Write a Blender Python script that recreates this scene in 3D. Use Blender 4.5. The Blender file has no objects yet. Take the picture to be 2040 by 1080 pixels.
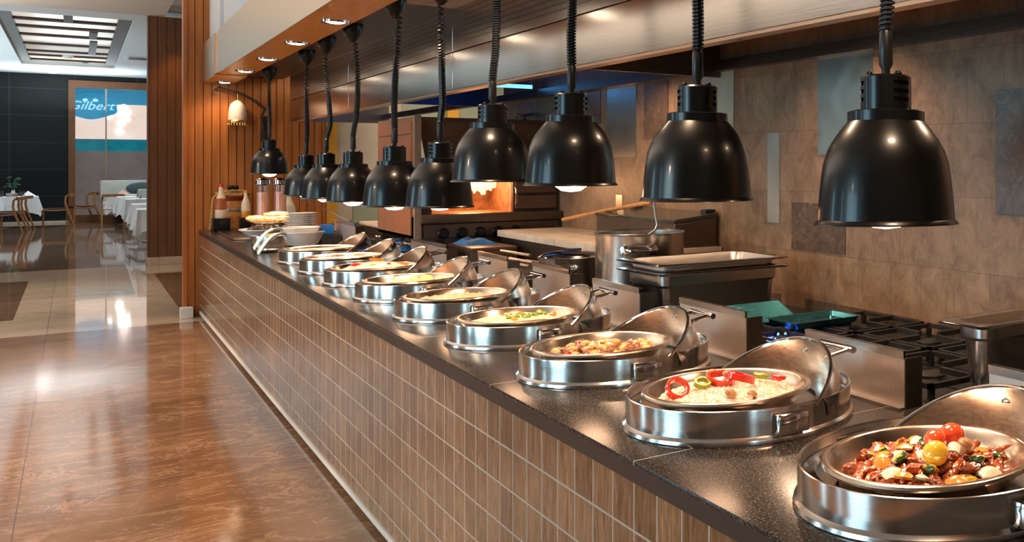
import bpy, bmesh, math, random
from mathutils import Vector, Matrix, noise
random.seed(7)
R = math.radians
PI = math.pi
scene = bpy.context.scene
COL = scene.collection

# ------------------------------------------------------------------ mesh helpers
class MB:
    def __init__(s): s.v = []; s.f = []; s.mi = []
    def add(s, vs, fs, mi=0, M=None):
        o = len(s.v)
        if M is not None: vs = [M @ Vector(p) for p in vs]
        s.v += [tuple(p) for p in vs]
        s.f += [tuple(i + o for i in f) for f in fs]
        s.mi += [mi] * len(fs)
        return s
    def box(s, x0, x1, y0, y1, z0, z1, mi=0, M=None):
        vs = [(x, y, z) for x in (x0, x1) for y in (y0, y1) for z in (z0, z1)]
        fs = [(0, 1, 3, 2), (4, 6, 7, 5), (0, 4, 5, 1), (2, 3, 7, 6), (0, 2, 6, 4), (1, 5, 7, 3)]
        return s.add(vs, fs, mi, M)
    def rbox(s, x0, x1, y0, y1, z0, z1, b=.004, mi=0, M=None):
        bm = bmesh.new()
        bmesh.ops.create_cube(bm, size=1)
        for v in bm.verts:
            v.co = Vector(((x0 + x1) / 2 + v.co.x * (x1 - x0), (y0 + y1) / 2 + v.co.y * (y1 - y0), (z0 + z1) / 2 + v.co.z * (z1 - z0)))
        bmesh.ops.bevel(bm, geom=bm.edges[:], offset=b, segments=2, profile=.6, affect='EDGES')
        bm.verts.index_update()
        s.add([v.co.copy() for v in bm.verts], [[v.index for v in f.verts] for f in bm.faces], mi, M)
        bm.free(); return s
    def lathe(s, prof, c=(0, 0, 0), n=40, sx=1, sy=1, mi=0, M=None, cap0=False, cap1=False, skip=None):
        vs = []; fs = []
        for r, z in prof:
            for i in range(n):
                a = 2 * PI * i / n
                vs.append((c[0] + r * sx * math.cos(a), c[1] + r * sy * math.sin(a), c[2] + z))
        for j in range(len(prof) - 1):
            for i in range(n):
                if skip and skip(j, i): continue
                k = (i + 1) % n
                fs.append((j * n + i, j * n + k, (j + 1) * n + k, (j + 1) * n + i))
        if cap0: fs.append(tuple(range(n))[::-1])
        if cap1: fs.append(tuple((len(prof) - 1) * n + i for i in range(n)))
        return s.add(vs, fs, mi, M)
    def tube(s, pts, r, n=8, mi=0, M=None, closed=False, cap=True):
        pts = [Vector(p) for p in pts]; m = len(pts)
        rr = r if isinstance(r, (list, tuple)) else [r] * m
        vs = []; fs = []; up = None
        for i, p in enumerate(pts):
            if closed: t = pts[(i + 1) % m] - pts[i - 1]
            else: t = pts[min(i + 1, m - 1)] - pts[max(i - 1, 0)]
            if t.length < 1e-9: t = Vector((0, 0, 1))
            t.normalize()
            if up is None:
                up = t.orthogonal().normalized()
            else:
                up = (up - t * up.dot(t))
                if up.length < 1e-6: up = t.orthogonal()
                up.normalize()
            w = t.cross(up)
            for k in range(n):
                a = 2 * PI * k / n
                vs.append(p + (up * math.cos(a) + w * math.sin(a)) * rr[i])
        last = m if closed else m - 1
        for i in range(last):
            j = (i + 1) % m
            for k in range(n):
                l = (k + 1) % n
                fs.append((i * n + k, i * n + l, j * n + l, j * n + k))
        if cap and not closed:
            fs.append(tuple(range(n))[::-1]); fs.append(tuple((m - 1) * n + k for k in range(n)))
        return s.add(vs, fs, mi, M)
    def grid(s, fn, nu, nv, mi=0, M=None):
        vs = [fn(i / nu, j / nv) for j in range(nv + 1) for i in range(nu + 1)]
        fs = [(j * (nu + 1) + i, j * (nu + 1) + i + 1, (j + 1) * (nu + 1) + i + 1, (j + 1) * (nu + 1) + i) for j in range(nv) for i in range(nu)]
        return s.add(vs, fs, mi, M)
    def rloft(s, loops, c=(0, 0, 0), seg=5, mi=0, M=None, cap0=False, cap1=False):
        # loops of rounded rectangles (half x, half y, corner radius, z)
        vs = []; n = 4 * (seg + 1)
        for hx, hy, r, z in loops:
            for q, (sx, sy) in enumerate(((1, 1), (-1, 1), (-1, -1), (1, -1))):
                for k in range(seg + 1):
                    a = q * PI / 2 + PI / 2 * k / seg
                    vs.append((c[0] + sx * (hx - r) + r * math.cos(a), c[1] + sy * (hy - r) + r * math.sin(a), c[2] + z))
        fs = []
        for j in range(len(loops) - 1):
            for i in range(n):
                k = (i + 1) % n
                fs.append((j * n + i, j * n + k, (j + 1) * n + k, (j + 1) * n + i))
        if cap0: fs.append(tuple(range(n))[::-1])
        if cap1: fs.append(tuple((len(loops) - 1) * n + i for i in range(n)))
        return s.add(vs, fs, mi, M)
    def blob(s, c, rx, ry, rz, amp=.15, fr=3., seed=0, nu=14, nv=9, mi=0, M=None, bend=0.):
        vs = []; fs = []
        for j in range(nv + 1):
            th = PI * j / nv
            for i in range(nu):
                ph = 2 * PI * i / nu
                d = Vector((math.sin(th) * math.cos(ph), math.sin(th) * math.sin(ph), math.cos(th)))
                k = 1 + amp * noise.noise(d * fr + Vector((seed * 3.1, seed * 1.7, seed)))
                x, y, z = d.x * rx * k, d.y * ry * k, d.z * rz * k
                y += bend * x * x / max(rx, 1e-4)
                vs.append((c[0] + x, c[1] + y, c[2] + z))
        for j in range(nv):
            for i in range(nu):
                k = (i + 1) % nu
                fs.append((j * nu + i, (j + 1) * nu + i, (j + 1) * nu + k, j * nu + k))
        return s.add(vs, fs, mi, M)
    def mesh(s, name, mats, angle=35):
        me = bpy.data.meshes.new(name)
        me.from_pydata(s.v, [], s.f)
        if not isinstance(mats, (list, tuple)): mats = [mats]
        for m in mats: me.materials.append(m)
        me.polygons.foreach_set('material_index', s.mi)
        bm = bmesh.new(); bm.from_mesh(me)
        bmesh.ops.remove_doubles(bm, verts=bm.verts, dist=1e-6)
        bmesh.ops.recalc_face_normals(bm, faces=bm.faces)
        bm.to_mesh(me); bm.free()
        me.polygons.foreach_set('use_smooth', [True] * len(me.polygons))
        me.set_sharp_from_angle(angle=R(angle))
        return me
    def build(s, name, mats, parent=None, loc=(0, 0, 0), rz=0, bev=0, angle=35):
        o = bpy.data.objects.new(name, s.mesh(name, mats, angle)); COL.objects.link(o)
        o.location = loc; o.rotation_euler = (0, 0, rz)
        if parent: o.parent = parent
        if bev:
            m = o.modifiers.new('bevel', 'BEVEL'); m.width = bev; m.segments = 2; m.limit_method = 'ANGLE'
        return o

def tag(o, label=None, cat=None, group=None, kind=None):
    if label: o['label'] = label
    if cat: o['category'] = cat
    if group: o['group'] = group
    if kind: o['kind'] = kind
    return o
def thing(name, label, cat, loc=(0, 0, 0), rz=0, group=None):
    o = bpy.data.objects.new(name, None); COL.objects.link(o)
    o.empty_display_size = .05
    o.location = loc; o.rotation_euler = (0, 0, rz)
    return tag(o, label, cat, group)
def copy_tree(o, parent=None):
    c = o.copy(); COL.objects.link(c); c.parent = parent
    for ch in [x for x in KIDS.get(o.name, [])] or list(o.children):
        copy_tree(ch, c)
    return c
KIDS = {}
def inst(o, loc, rot=(0, 0, 0), scale=1, label=None, group=None):
    c = o.copy(); COL.objects.link(c); c.location = loc; c.rotation_euler = rot
    c.scale = (scale, scale, scale) if not isinstance(scale, tuple) else scale
    if label: c['label'] = label
    if group: c['group'] = group
    return c
def struct(o): o['kind'] = 'structure'; return o

# ------------------------------------------------------------------ material helpers
def new_mat(name):
    m = bpy.data.materials.new(name); m.use_nodes = True
    nt = m.node_tree; b = nt.nodes['Principled BSDF']
    return m, nt, b
def N(nt, t, **kw):
    n = nt.nodes.new(t)
    for k, v in kw.items(): setattr(n, k, v)
    return n
def L(nt, a, b): nt.links.new(a, b)
def setin(n, **kw):
    for k, v in kw.items(): n.inputs[k.replace('_', ' ')].default_value = v
def rgba(c): return (c[0], c[1], c[2], 1)
def coords(nt, kind='Object', scale=(1, 1, 1), rot=(0, 0, 0)):
    t = N(nt, 'ShaderNodeTexCoord'); m = N(nt, 'ShaderNodeMapping')
    m.inputs['Scale'].default_value = scale; m.inputs['Rotation'].default_value = rot
    L(nt, t.outputs[kind], m.inputs['Vector']); return m.outputs['Vector']
def ramp(nt, fac, stops):
    r = N(nt, 'ShaderNodeValToRGB'); e = r.color_ramp.elements
    while len(e) < len(stops): e.new(.5)
    for i, (p, c) in enumerate(stops): e[i].position = p; e[i].color = rgba(c)
    L(nt, fac, r.inputs['Fac']); return r.outputs['Color']
def mixc(nt, fac, a, b, mode='MIX'):
    m = N(nt, 'ShaderNodeMix', data_type='RGBA', blend_type=mode)
    for i, x in ((0, fac), (6, a), (7, b)):
        if hasattr(x, 'is_linked'): L(nt, x, m.inputs[i])
        elif i == 0: m.inputs[0].default_value = x
        else: m.inputs[i].default_value = rgba(x)
    return m.outputs[2]
def math_(nt, op, a, b=0.):
    m = N(nt, 'ShaderNodeMath', operation=op)
    for i, x in ((0, a), (1, b)):
        if hasattr(x, 'is_linked'): L(nt, x, m.inputs[i])
        else: m.inputs[i].default_value = x
    return m.outputs[0]
def noise_tex(nt, vec, scale=5, detail=4, rough=.5, dist=0):
    n = N(nt, 'ShaderNodeTexNoise'); setin(n, Scale=scale, Detail=detail, Roughness=rough, Distortion=dist)
    L(nt, vec, n.inputs['Vector']); return n.outputs['Fac']
def bump(nt, b, h, strength=.2, dist=.01):
    n = N(nt, 'ShaderNodeBump'); setin(n, Strength=strength, Distance=dist)
    L(nt, h, n.inputs['Height']); L(nt, n.outputs['Normal'], b.inputs['Normal'])
def simple(name, col, rough=.5, metal=0, var=.12, nscale=8, coat=0, bmp=0, bscale=60, trans=0, ior=1.45, sss=0, emit=None, est=0, alpha=1):
    m, nt, b = new_mat(name)
    v = coords(nt)
    f = noise_tex(nt, v, nscale, 4)
    c0 = tuple(max(0, x * (1 - var)) for x in col); c1 = tuple(min(1, x * (1 + var)) for x in col)
    L(nt, ramp(nt, f, [(.3, c0), (.7, c1)]), b.inputs['Base Color'])
    setin(b, Roughness=rough, Metallic=metal, IOR=ior)
    b.inputs['Coat Weight'].default_value = coat; b.inputs['Coat Roughness'].default_value = .08
    b.inputs['Transmission Weight'].default_value = trans
    if sss:
        b.inputs['Subsurface Weight'].default_value = sss; b.inputs['Subsurface Radius'].default_value = (.01, .006, .004)
    if emit:
        b.inputs['Emission Color'].default_value = rgba(emit); b.inputs['Emission Strength'].default_value = est
    if bmp: bump(nt, b, noise_tex(nt, v, bscale, 3), bmp, .01)
    if alpha < 1: b.inputs['Alpha'].default_value = alpha
    return m
def steel(name, col=(.60, .57, .54), rough=.25, streak=(1, 1, 60), var=.08, bmp=.02):
    m, nt, b = new_mat(name)
    v = coords(nt, 'Object', streak)
    f = noise_tex(nt, v, 6, 5, .6)
    c0 = tuple(x * (1 - var) for x in col); c1 = tuple(min(1, x * (1 + var)) for x in col)
    L(nt, ramp(nt, f, [(.3, c0), (.7, c1)]), b.inputs['Base Color'])
    b.inputs['Metallic'].default_value = 1
    r = N(nt, 'ShaderNodeMapRange'); setin(r, To_Min=rough * .75, To_Max=rough * 1.3); L(nt, f, r.inputs['Value'])
    L(nt, r.outputs[0], b.inputs['Roughness'])
    if bmp: bump(nt, b, f, bmp, .004)
    return m

M = {}
M['steel'] = steel('brushed_steel', rough=.22, streak=(2, 2, 90))
M['polish'] = steel('polished_steel', (.66, .63, .60), .10, (6, 6, 6), .05, .015)
M['base'] = steel('dish_steel', (.66, .61, .57), .17, (2, 2, 60), .05, .01)
M['pan'] = steel('pan_steel', (.66, .54, .44), .21, (5, 5, 5), .05, .01)
M['lid'] = steel('lid_steel', (.66, .57, .48), .22, (9, 9, 20), .12, .03)
M['guard'] = steel('guard_steel', (.66, .58, .52), .42, (2, 40, 2), .08, .02)
M['dull'] = steel('worn_steel', (.50, .46, .43), .34, (3, 60, 3), .12, .03)
M['panel'] = steel('hood_steel', (.50, .46, .42), .17, (3, .6, 40), .10, .02)
M['dark_steel'] = steel('dark_steel', (.16, .13, .11), .35, (3, 3, 30), .2, .02)
M['val_steel'] = steel('champagne_steel', (.50, .41, .31), .33, (3, .6, 60), .05, .02)
M['pansteel'] = steel('gastronorm_steel', (.34, .32, .30), .24, (3, 3, 30), .12, .02)
M['copper'] = steel('lip_steel', (.55, .36, .24), .3, (3, 1, 40), .1, .02)  # steel lip tinted copper to imitate the warm reflection in it
M['bluesteel'] = steel('blue_film_steel', (.07, .10, .22), .35, (3, 3, 30), .1, .02)  # steel coloured blue to stand in for blue light falling on it
M['black'] = simple('black_enamel', (.004, .004, .004), .29, coat=.15, var=.3)
M['black'].node_tree.nodes['Principled BSDF'].inputs['Specular IOR Level'].default_value = .34
M['blackrub'] = simple('black_rubber', (.010, .010, .010), .35, var=.3)
M['castiron'] = simple('cast_iron', (.012, .011, .010), .55, var=.4, bmp=.3, bscale=120)
M['white'] = simple('white_porcelain', (.82, .78, .74), .15, coat=.4, var=.03)
M['cloth'] = simple('white_linen', (.78, .80, .82), .85, var=.05, bmp=.15, bscale=200)
M['ceil'] = simple('ceiling_paint', (.72, .74, .74), .8, var=.03, nscale=2)
M['soffit'] = simple('soffit_paint', (.62, .56, .50), .8, var=.04, nscale=2)
M['whitewall'] = simple('bulkhead_paint', (.66, .66, .66), .8, var=.03, nscale=2)
M['greenwall'] = simple('green_grey_paint', (.25, .26, .19), .7, var=.08)
M['beigewall'] = simple('beige_paint', (.42, .33, .25), .7, var=.06)
M['yellow'] = simple('ochre_paint', (.55, .26, .02), .5, var=.1)
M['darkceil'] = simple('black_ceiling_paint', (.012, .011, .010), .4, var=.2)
M['bulb'] = simple('heat_bulb_glass', (1, .6, .4), .2, emit=(1, .60, .36), est=16)
M['disc'] = simple('downlight_lens', (1, .8, .6), .2, emit=(1, .84, .62), est=22)
M['cooldisc'] = simple('cool_downlight_lens', (1, 1, 1), .2, emit=(1, .9, .85), est=16)
M['bluetube'] = simple('blue_tube', (.1, .4, 1), .2, emit=(.10, .40, 1), est=2.6)
M['daylight'] = simple('daylit_pane', (.6, .9, 1), .1, emit=(.45, .80, 1), est=8)
M['glass'] = simple('clear_glass', (1, 1, 1), .02, trans=1, var=0)
M['chairwood'] = simple('warm_oak', (.34, .14, .045), .4, var=.25, nscale=20)
M['beamwood'] = simple('dark_walnut', (.055, .024, .012), .45, var=.3, nscale=14)
M['greybeam'] = simple('grey_beam', (.11, .10, .095), .5, var=.2)
M['sofa'] = simple('grey_upholstery', (.48, .48, .44), .85, var=.08, bmp=.1, bscale=150)
M['pillow'] = simple('dark_pillow', (.05, .075, .085), .9, var=.4, nscale=60)
M['peach'] = simple('peach_upholstery', (.62, .40, .32), .8, var=.08)
M['leaf'] = simple('leaf_green', (.03, .10, .05), .5, var=.4)
M['bread'] = simple('bread_crust', (.72, .42, .16), .7, var=.4, nscale=40, bmp=.4, bscale=80)
M['blue'] = simple('blue_cloth', (.03, .13, .34), .6, var=.3, nscale=20, bmp=.2, bscale=60)
M['board'] = simple('pale_cutting_board', (.50, .40, .31), .55, var=.15, nscale=10)
M['brownboard'] = simple('brown_board', (.10, .05, .036), .35, var=.25)
M['rope'] = simple('straw_rope', (.42, .25, .09), .9, var=.4, nscale=60, bmp=.5, bscale=200)
M['terra'] = simple('terracotta', (.40, .09, .03), .6, var=.2)
M['honeywood'] = simple('honey_wood', (.46, .19, .05), .5, var=.3, nscale=25)
M['saucered'] = simple('red_sauce', (.42, .10, .03), .3, var=.2)
M['saucecream'] = simple('cream_sauce', (.72, .58, .42), .3, var=.1)
M['capred'] = simple('red_cap', (.60, .03, .02), .4, var=.1)
M['lampglass'] = simple('frosted_glass', (.62, .50, .40), .45, var=.15, nscale=15)
M['brass'] = steel('brass', (.72, .40, .12), .3, (6, 6, 6), .2, .02)
M['iron'] = simple('wrought_iron', (.03, .018, .012), .5, var=.3)
# food
M['rice'] = simple('cooked_rice', (.80, .68, .55), .55, var=.06, nscale=60, sss=.2)
M['pepred'] = simple('red_pepper', (.62, .025, .012), .2, coat=.6, var=.25, nscale=30)
M['pepgreen'] = simple('green_pepper', (.30, .36, .03), .25, coat=.5, var=.3, nscale=30)
M['mush'] = simple('mushroom', (.42, .20, .09), .35, var=.35, nscale=40, coat=.3)
M['meat'] = simple('glazed_meat', (.31, .062, .012), .25, coat=.7, var=.5, nscale=70, bmp=.5, bscale=110)
M['onion'] = simple('onion', (.80, .66, .50), .2, coat=.5, var=.12, nscale=25)
M['tomred'] = simple('red_tomato', (.66, .07, .02), .12, coat=.8, var=.15, nscale=20)
M['tomyel'] = simple('yellow_tomato', (.80, .46, .03), .12, coat=.8, var=.12, nscale=20)
M['pepora'] = simple('orange_pepper', (.74, .26, .04), .2, coat=.6, var=.2, nscale=30)
M['zuc'] = simple('courgette_skin', (.02, .07, .012), .2, coat=.6, var=.4, nscale=40)
M['gratin'] = simple('gratin', (.80, .60, .34), .4, var=.18, nscale=24, bmp=.3, bscale=30, coat=.2)
M['ball'] = simple('browned_meatball', (.32, .12, .05), .35, var=.5, nscale=50, bmp=.5, bscale=90, coat=.4)
M['potato'] = simple('golden_potato', (.80, .46, .15), .35, var=.25, nscale=30, coat=.3)
M['pale'] = simple('pale_noodle', (.68, .44, .26), .4, var=.15, nscale=40, coat=.2)
M['broth'] = simple('orange_broth', (.62, .26, .07), .12, var=.2, nscale=10, coat=.5)

def m_granite():
    m, nt, b = new_mat('black_granite')
    v = coords(nt)
    a = noise_tex(nt, v, 190, 2, .6); c = noise_tex(nt, v, 520, 1)
    base = ramp(nt, a, [(.50, (.012, .011, .010)), (.62, (.045, .040, .036)), (.72, (.20, .17, .145))])
    sp = ramp(nt, c, [(.66, (0, 0, 0)), (.72, (.32, .27, .22))])
    col = mixc(nt, 1., base, sp, 'ADD')
    sx = N(nt, 'ShaderNodeSeparateXYZ'); L(nt, v, sx.inputs[0])
    fr = math_(nt, 'FRACT', math_(nt, 'DIVIDE', math_(nt, 'ADD', sx.outputs[1], .46), 1.02))
    ln = math_(nt, 'LESS_THAN', math_(nt, 'ABSOLUTE', math_(nt, 'SUBTRACT', fr, .5)), .0022)
    col = mixc(nt, ln, col, (.33, .29, .25))
    L(nt, col, b.inputs['Base Color']); setin(b, Roughness=.19); b.inputs['Specular IOR Level'].default_value = .28
    bump(nt, b, noise_tex(nt, v, 160, 2), .03, .002)
    return m
M['granite'] = m_granite()
M['granite_edge'] = simple('granite_edge', (.020, .013, .010), .35, var=.3, nscale=150)  # dark strip painted for the slab edge and the shadow under it

def m_tile():
    m, nt, b = new_mat('brown_glazed_tile')
    t = N(nt, 'ShaderNodeTexCoord'); s = N(nt, 'ShaderNodeSeparateXYZ'); L(nt, t.outputs['Object'], s.inputs[0])
    c = N(nt, 'ShaderNodeCombineXYZ'); L(nt, s.outputs[1], c.inputs[0]); L(nt, s.outputs[2], c.inputs[1])
    br = N(nt, 'ShaderNodeTexBrick', offset=0., squash=1.)
    setin(br, Scale=1., Mortar_Size=.0032, Mortar_Smooth=.1, Bias=0., Brick_Width=.1175, Row_Height=.1215)
    br.inputs['Color1'].default_value = (.0, .0, .0, 1); br.inputs['Color2'].default_value = (1, 1, 1, 1)
    L(nt, c.outputs[0], br.inputs['Vector'])
    v2 = coords(nt, 'Object', (1, 26, 5)); st = noise_tex(nt, v2, 1.6, 6, .62, 1.2)
    big = noise_tex(nt, coords(nt), 7, 3)
    wood = ramp(nt, st, [(.28, (.105, .050, .020)), (.5, (.185, .092, .042)), (.74, (.31, .165, .082))])
    var = mixc(nt, .28, wood, br.outputs['Color'], 'SOFT_LIGHT')
    var = mixc(nt, .35, var, ramp(nt, big, [(.3, (.25, .25, .25)), (.7, (.7, .7, .7))]), 'OVERLAY')
    L(nt, mixc(nt, br.outputs['Fac'], var, (.42, .34, .27)), b.inputs['Base Color'])
    rr = N(nt, 'ShaderNodeMapRange'); setin(rr, To_Min=.14, To_Max=.6); L(nt, br.outputs['Fac'], rr.inputs['Value'])
    L(nt, rr.outputs[0], b.inputs['Roughness'])
    h = math_(nt, 'SUBTRACT', math_(nt, 'MULTIPLY', noise_tex(nt, coords(nt, 'Object', (1, 3.2, 1)), 9, 3, .5, .6), .55), math_(nt, 'MULTIPLY', br.outputs['Fac'], .35))
    h = math_(nt, 'ADD', h, math_(nt, 'MULTIPLY', st, .10))
    bump(nt, b, h, .32, .012)
    return m
M['tile'] = m_tile()

def m_floor(name, c0, c1, vein, rough=.07, joint=True):
    m, nt, b = new_mat(name)
    v = coords(nt, 'Object', (.8, 1.25, 1), (0, 0, .5))
    n1 = noise_tex(nt, v, 1.1, 9, .66, 1.1)
    n2 = noise_tex(nt, coords(nt, 'Object', (.9, 2.0, 1), (0, 0, .55)), 1.5, 8, .7, 1.6)
    base = ramp(nt, n1, [(.3, c0), (.68, c1)])
    vn = ramp(nt, math_(nt, 'ABSOLUTE', math_(nt, 'SUBTRACT', n2, .5)), [(.0, (1, 1, 1)), (.022, (0, 0, 0))])
    vn2 = ramp(nt, math_(nt, 'ABSOLUTE', math_(nt, 'SUBTRACT', noise_tex(nt, v, 3.2, 6, .6, 2.2), .47)), [(.0, (.7, .7, .7)), (.012, (0, 0, 0))])
    f = math_(nt, 'MULTIPLY', math_(nt, 'MAXIMUM', vn, vn2), .55)
    col = mixc(nt, f, base, vein)
    if joint:
        br = N(nt, 'ShaderNodeTexBrick', offset=0.)
        setin(br, Scale=1., Mortar_Size=.0022, Mortar_Smooth=.0, Brick_Width=1.18, Row_Height=2.4)
        br.inputs['Color1'].default_value = (.42, .42, .42, 1); br.inputs['Color2'].default_value = (.58, .58, .58, 1)
        tc = N(nt, 'ShaderNodeMapping'); tc.inputs['Location'].default_value = (.20, .1, 0)
        t = N(nt, 'ShaderNodeTexCoord'); L(nt, t.outputs['Object'], tc.inputs[0]); L(nt, tc.outputs[0], br.inputs['Vector'])
        col = mixc(nt, .35, col, br.outputs['Color'], 'OVERLAY')
        col = mixc(nt, math_(nt, 'MULTIPLY', br.outputs['Fac'], .7), col, tuple(x * .45 for x in c0))
    L(nt, col, b.inputs['Base Color']); setin(b, Roughness=rough)
    bump(nt, b, noise_tex(nt, coords(nt), 3, 2), .015, .01)
    return m
M['fl_brown'] = m_floor('brown_marble', (.135, .070, .038), (.25, .140, .080), (.48, .31, .20), .09)
M['fl_beige'] = m_floor('beige_marble', (.44, .34, .25), (.60, .48, .37), (.70, .60, .5), .045, joint=True)
M['fl_dark'] = m_floor('dark_marble', (.10, .055, .03), (.22, .125, .075), (.38, .26, .18), .045)

def m_wood(name, c0, c1, axis=2, rough=.38, scale=3.):
    m, nt, b = new_mat(name)
    s = [30, 30, 30]; s[axis] = 1.6
    f = noise_tex(nt, coords(nt, 'Object', tuple(s)), scale / 3, 7, .62, .6)
    g = noise_tex(nt, coords(nt), 2.2, 2)
    c = ramp(nt, f, [(.28, c0), (.72, c1)])
    L(nt, mixc(nt, .3, c, ramp(nt, g, [(.3, (.35, .35, .35)), (.7, (.65, .65, .65))]), 'OVERLAY'), b.inputs['Base Color'])
    setin(b, Roughness=rough); bump(nt, b, f, .05, .004)
    return m
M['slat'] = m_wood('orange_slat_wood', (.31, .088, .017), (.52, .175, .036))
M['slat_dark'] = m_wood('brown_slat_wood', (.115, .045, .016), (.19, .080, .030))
M['val_wood'] = m_wood('valance_wood', (.58, .22, .035), (.74, .33, .07), axis=1, rough=.3)
M['groove'] = simple('groove_dark_wood', (.014, .005, .002), .6)
M['framewood'] = m_wood('frame_wood', (.13, .048, .016), (.21, .085, .03))

def m_stonewall():
    m, nt, b = new_mat('beige_stone_cladding')
    t = N(nt, 'ShaderNodeTexCoord'); s = N(nt, 'ShaderNodeSeparateXYZ'); L(nt, t.outputs['Object'], s.inputs[0])
    c = N(nt, 'ShaderNodeCombineXYZ'); L(nt, s.outputs[1], c.inputs[0]); L(nt, s.outputs[2], c.inputs[1])
    br = N(nt, 'ShaderNodeTexBrick', offset=.37, offset_frequency=2, squash=.55, squash_frequency=3)
    setin(br, Scale=1., Mortar_Size=.0010, Mortar_Smooth=.1, Brick_Width=.36, Row_Height=.29)
    br.inputs['Color1'].default_value = (.43, .43, .43, 1); br.inputs['Color2'].default_value = (.56, .56, .56, 1)
    L(nt, c.outputs[0], br.inputs['Vector'])
    v = coords(nt, 'Object', (1, 1.2, 1)); n1 = noise_tex(nt, v, 7, 10, .78, .6); n2 = noise_tex(nt, coords(nt, 'Object', (1, 9, 1.2)), 9, 4, .6)
    base = ramp(nt, n1, [(.34, (.135, .074, .040)), (.66, (.32, .20, .122))])
    base = mixc(nt, .5, base, ramp(nt, n2, [(.3, (.4, .4, .4)), (.7, (.6, .6, .6))]), 'OVERLAY')
    base = mixc(nt, .7, base, br.outputs['Color'], 'OVERLAY')
    L(nt, mixc(nt, br.outputs['Fac'], base, (.11, .07, .045)), b.inputs['Base Color'])
    setin(b, Roughness=.38); bump(nt, b, n1, .08, .01)
    return m
M['stone'] = m_stonewall()
def m_emperador():
    m, nt, b = new_mat('dark_veined_marble')
    v = coords(nt); n1 = noise_tex(nt, v, 12, 8, .65, .8); n2 = noise_tex(nt, v, 5, 7, .6, 2.4)
    base = ramp(nt, n1, [(.3, (.050, .030, .020)), (.7, (.135, .085, .058))])
    vn = ramp(nt, math_(nt, 'ABSOLUTE', math_(nt, 'SUBTRACT', n2, .5)), [(.0, (.8, .8, .8)), (.010, (0, 0, 0))])
    L(nt, mixc(nt, math_(nt, 'MULTIPLY', vn, .6), base, (.40, .29, .20)), b.inputs['Base Color']); setin(b, Roughness=.3)
    return m
M['emp'] = m_emperador()
M['mirror'] = steel('pale_mirror_tile', (.60, .64, .58), .30, (2, 2, 2), .04, 0)
M['palepanel'] = simple('pale_sage_panel', (.40, .40, .32), .25, var=.05)
def m_slate():
    m, nt, b = new_mat('dark_slate_panel')
    t = N(nt, 'ShaderNodeTexCoord'); s = N(nt, 'ShaderNodeSeparateXYZ'); L(nt, t.outputs['Object'], s.inputs[0])
    c = N(nt, 'ShaderNodeCombineXYZ'); L(nt, s.outputs[0], c.inputs[0]); L(nt, s.outputs[2], c.inputs[1])
    br = N(nt, 'ShaderNodeTexBrick', offset=0.); setin(br, Scale=1., Mortar_Size=.008, Brick_Width=1.3, Row_Height=.72)
    br.inputs['Color1'].default_value = (.005, .007, .008, 1); br.inputs['Color2'].default_value = (.009, .012, .013, 1)
    br.inputs['Mortar'].default_value = (.035, .04, .042, 1); L(nt, c.outputs[0], br.inputs['Vector'])
    L(nt, br.outputs['Color'], b.inputs['Base Color']); setin(b, Roughness=.55); b.inputs['Specular IOR Level'].default_value = .25
    return m
M['slate'] = m_slate()
def m_perf():
    m, nt, b = new_mat('perforated_steel')
    t = N(nt, 'ShaderNodeTexCoord'); s = N(nt, 'ShaderNodeSeparateXYZ'); L(nt, t.outputs['Object'], s.inputs[0])
    fy = math_(nt, 'SUBTRACT', math_(nt, 'FRACT', math_(nt, 'DIVIDE', s.outputs[1], .022)), .5)
    fz = math_(nt, 'SUBTRACT', math_(nt, 'FRACT', math_(nt, 'DIVIDE', s.outputs[2], .030)), .5)
    d = math_(nt, 'ADD', math_(nt, 'POWER', math_(nt, 'ABSOLUTE', fy), 2.), math_(nt, 'POWER', math_(nt, 'ABSOLUTE', math_(nt, 'MULTIPLY', fz, 1.36)), 2.))
    hole = math_(nt, 'LESS_THAN', d, .050)
    zm = math_(nt, 'MULTIPLY', math_(nt, 'GREATER_THAN', s.outputs[2], 2.285), math_(nt, 'LESS_THAN', s.outputs[2], 2.50))
    py_ = math_(nt, 'FRACT', math_(nt, 'DIVIDE', math_(nt, 'SUBTRACT', s.outputs[1], 3.11), 3.0))
    ym = math_(nt, 'MULTIPLY', math_(nt, 'GREATER_THAN', py_, .06), math_(nt, 'LESS_THAN', py_, .94))
    hole = math_(nt, 'MULTIPLY', hole, math_(nt, 'MULTIPLY', zm, ym))
    f = noise_tex(nt, coords(nt, 'Object', (3, .6, 40)), 6, 5, .6)
    L(nt, mixc(nt, hole, ramp(nt, f, [(.3, (.47, .42, .38)), (.7, (.55, .50, .45))]), (.015, .012, .01)), b.inputs['Base Color'])
    setin(b, Metallic=1., Roughness=.26); bump(nt, b, f, .02, .004)
    return m
M['perf'] = m_perf()

# ------------------------------------------------------------------ camera
cam = bpy.data.cameras.new('camera'); co = bpy.data.objects.new('camera', cam); COL.objects.link(co)
co.location = (0, 0, 1.58); co.rotation_euler = (R(90), 0, R(-41.644))
cam.sensor_fit = 'HORIZONTAL'; cam.sensor_width = 36; cam.lens = 1911.8 / 2040 * 36
cam.shift_x = -(1850 - 1020) / 2040; cam.shift_y = -(540 - 327) / 2040; cam.clip_end = 120; cam.clip_start = .05
scene.camera = co

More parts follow.
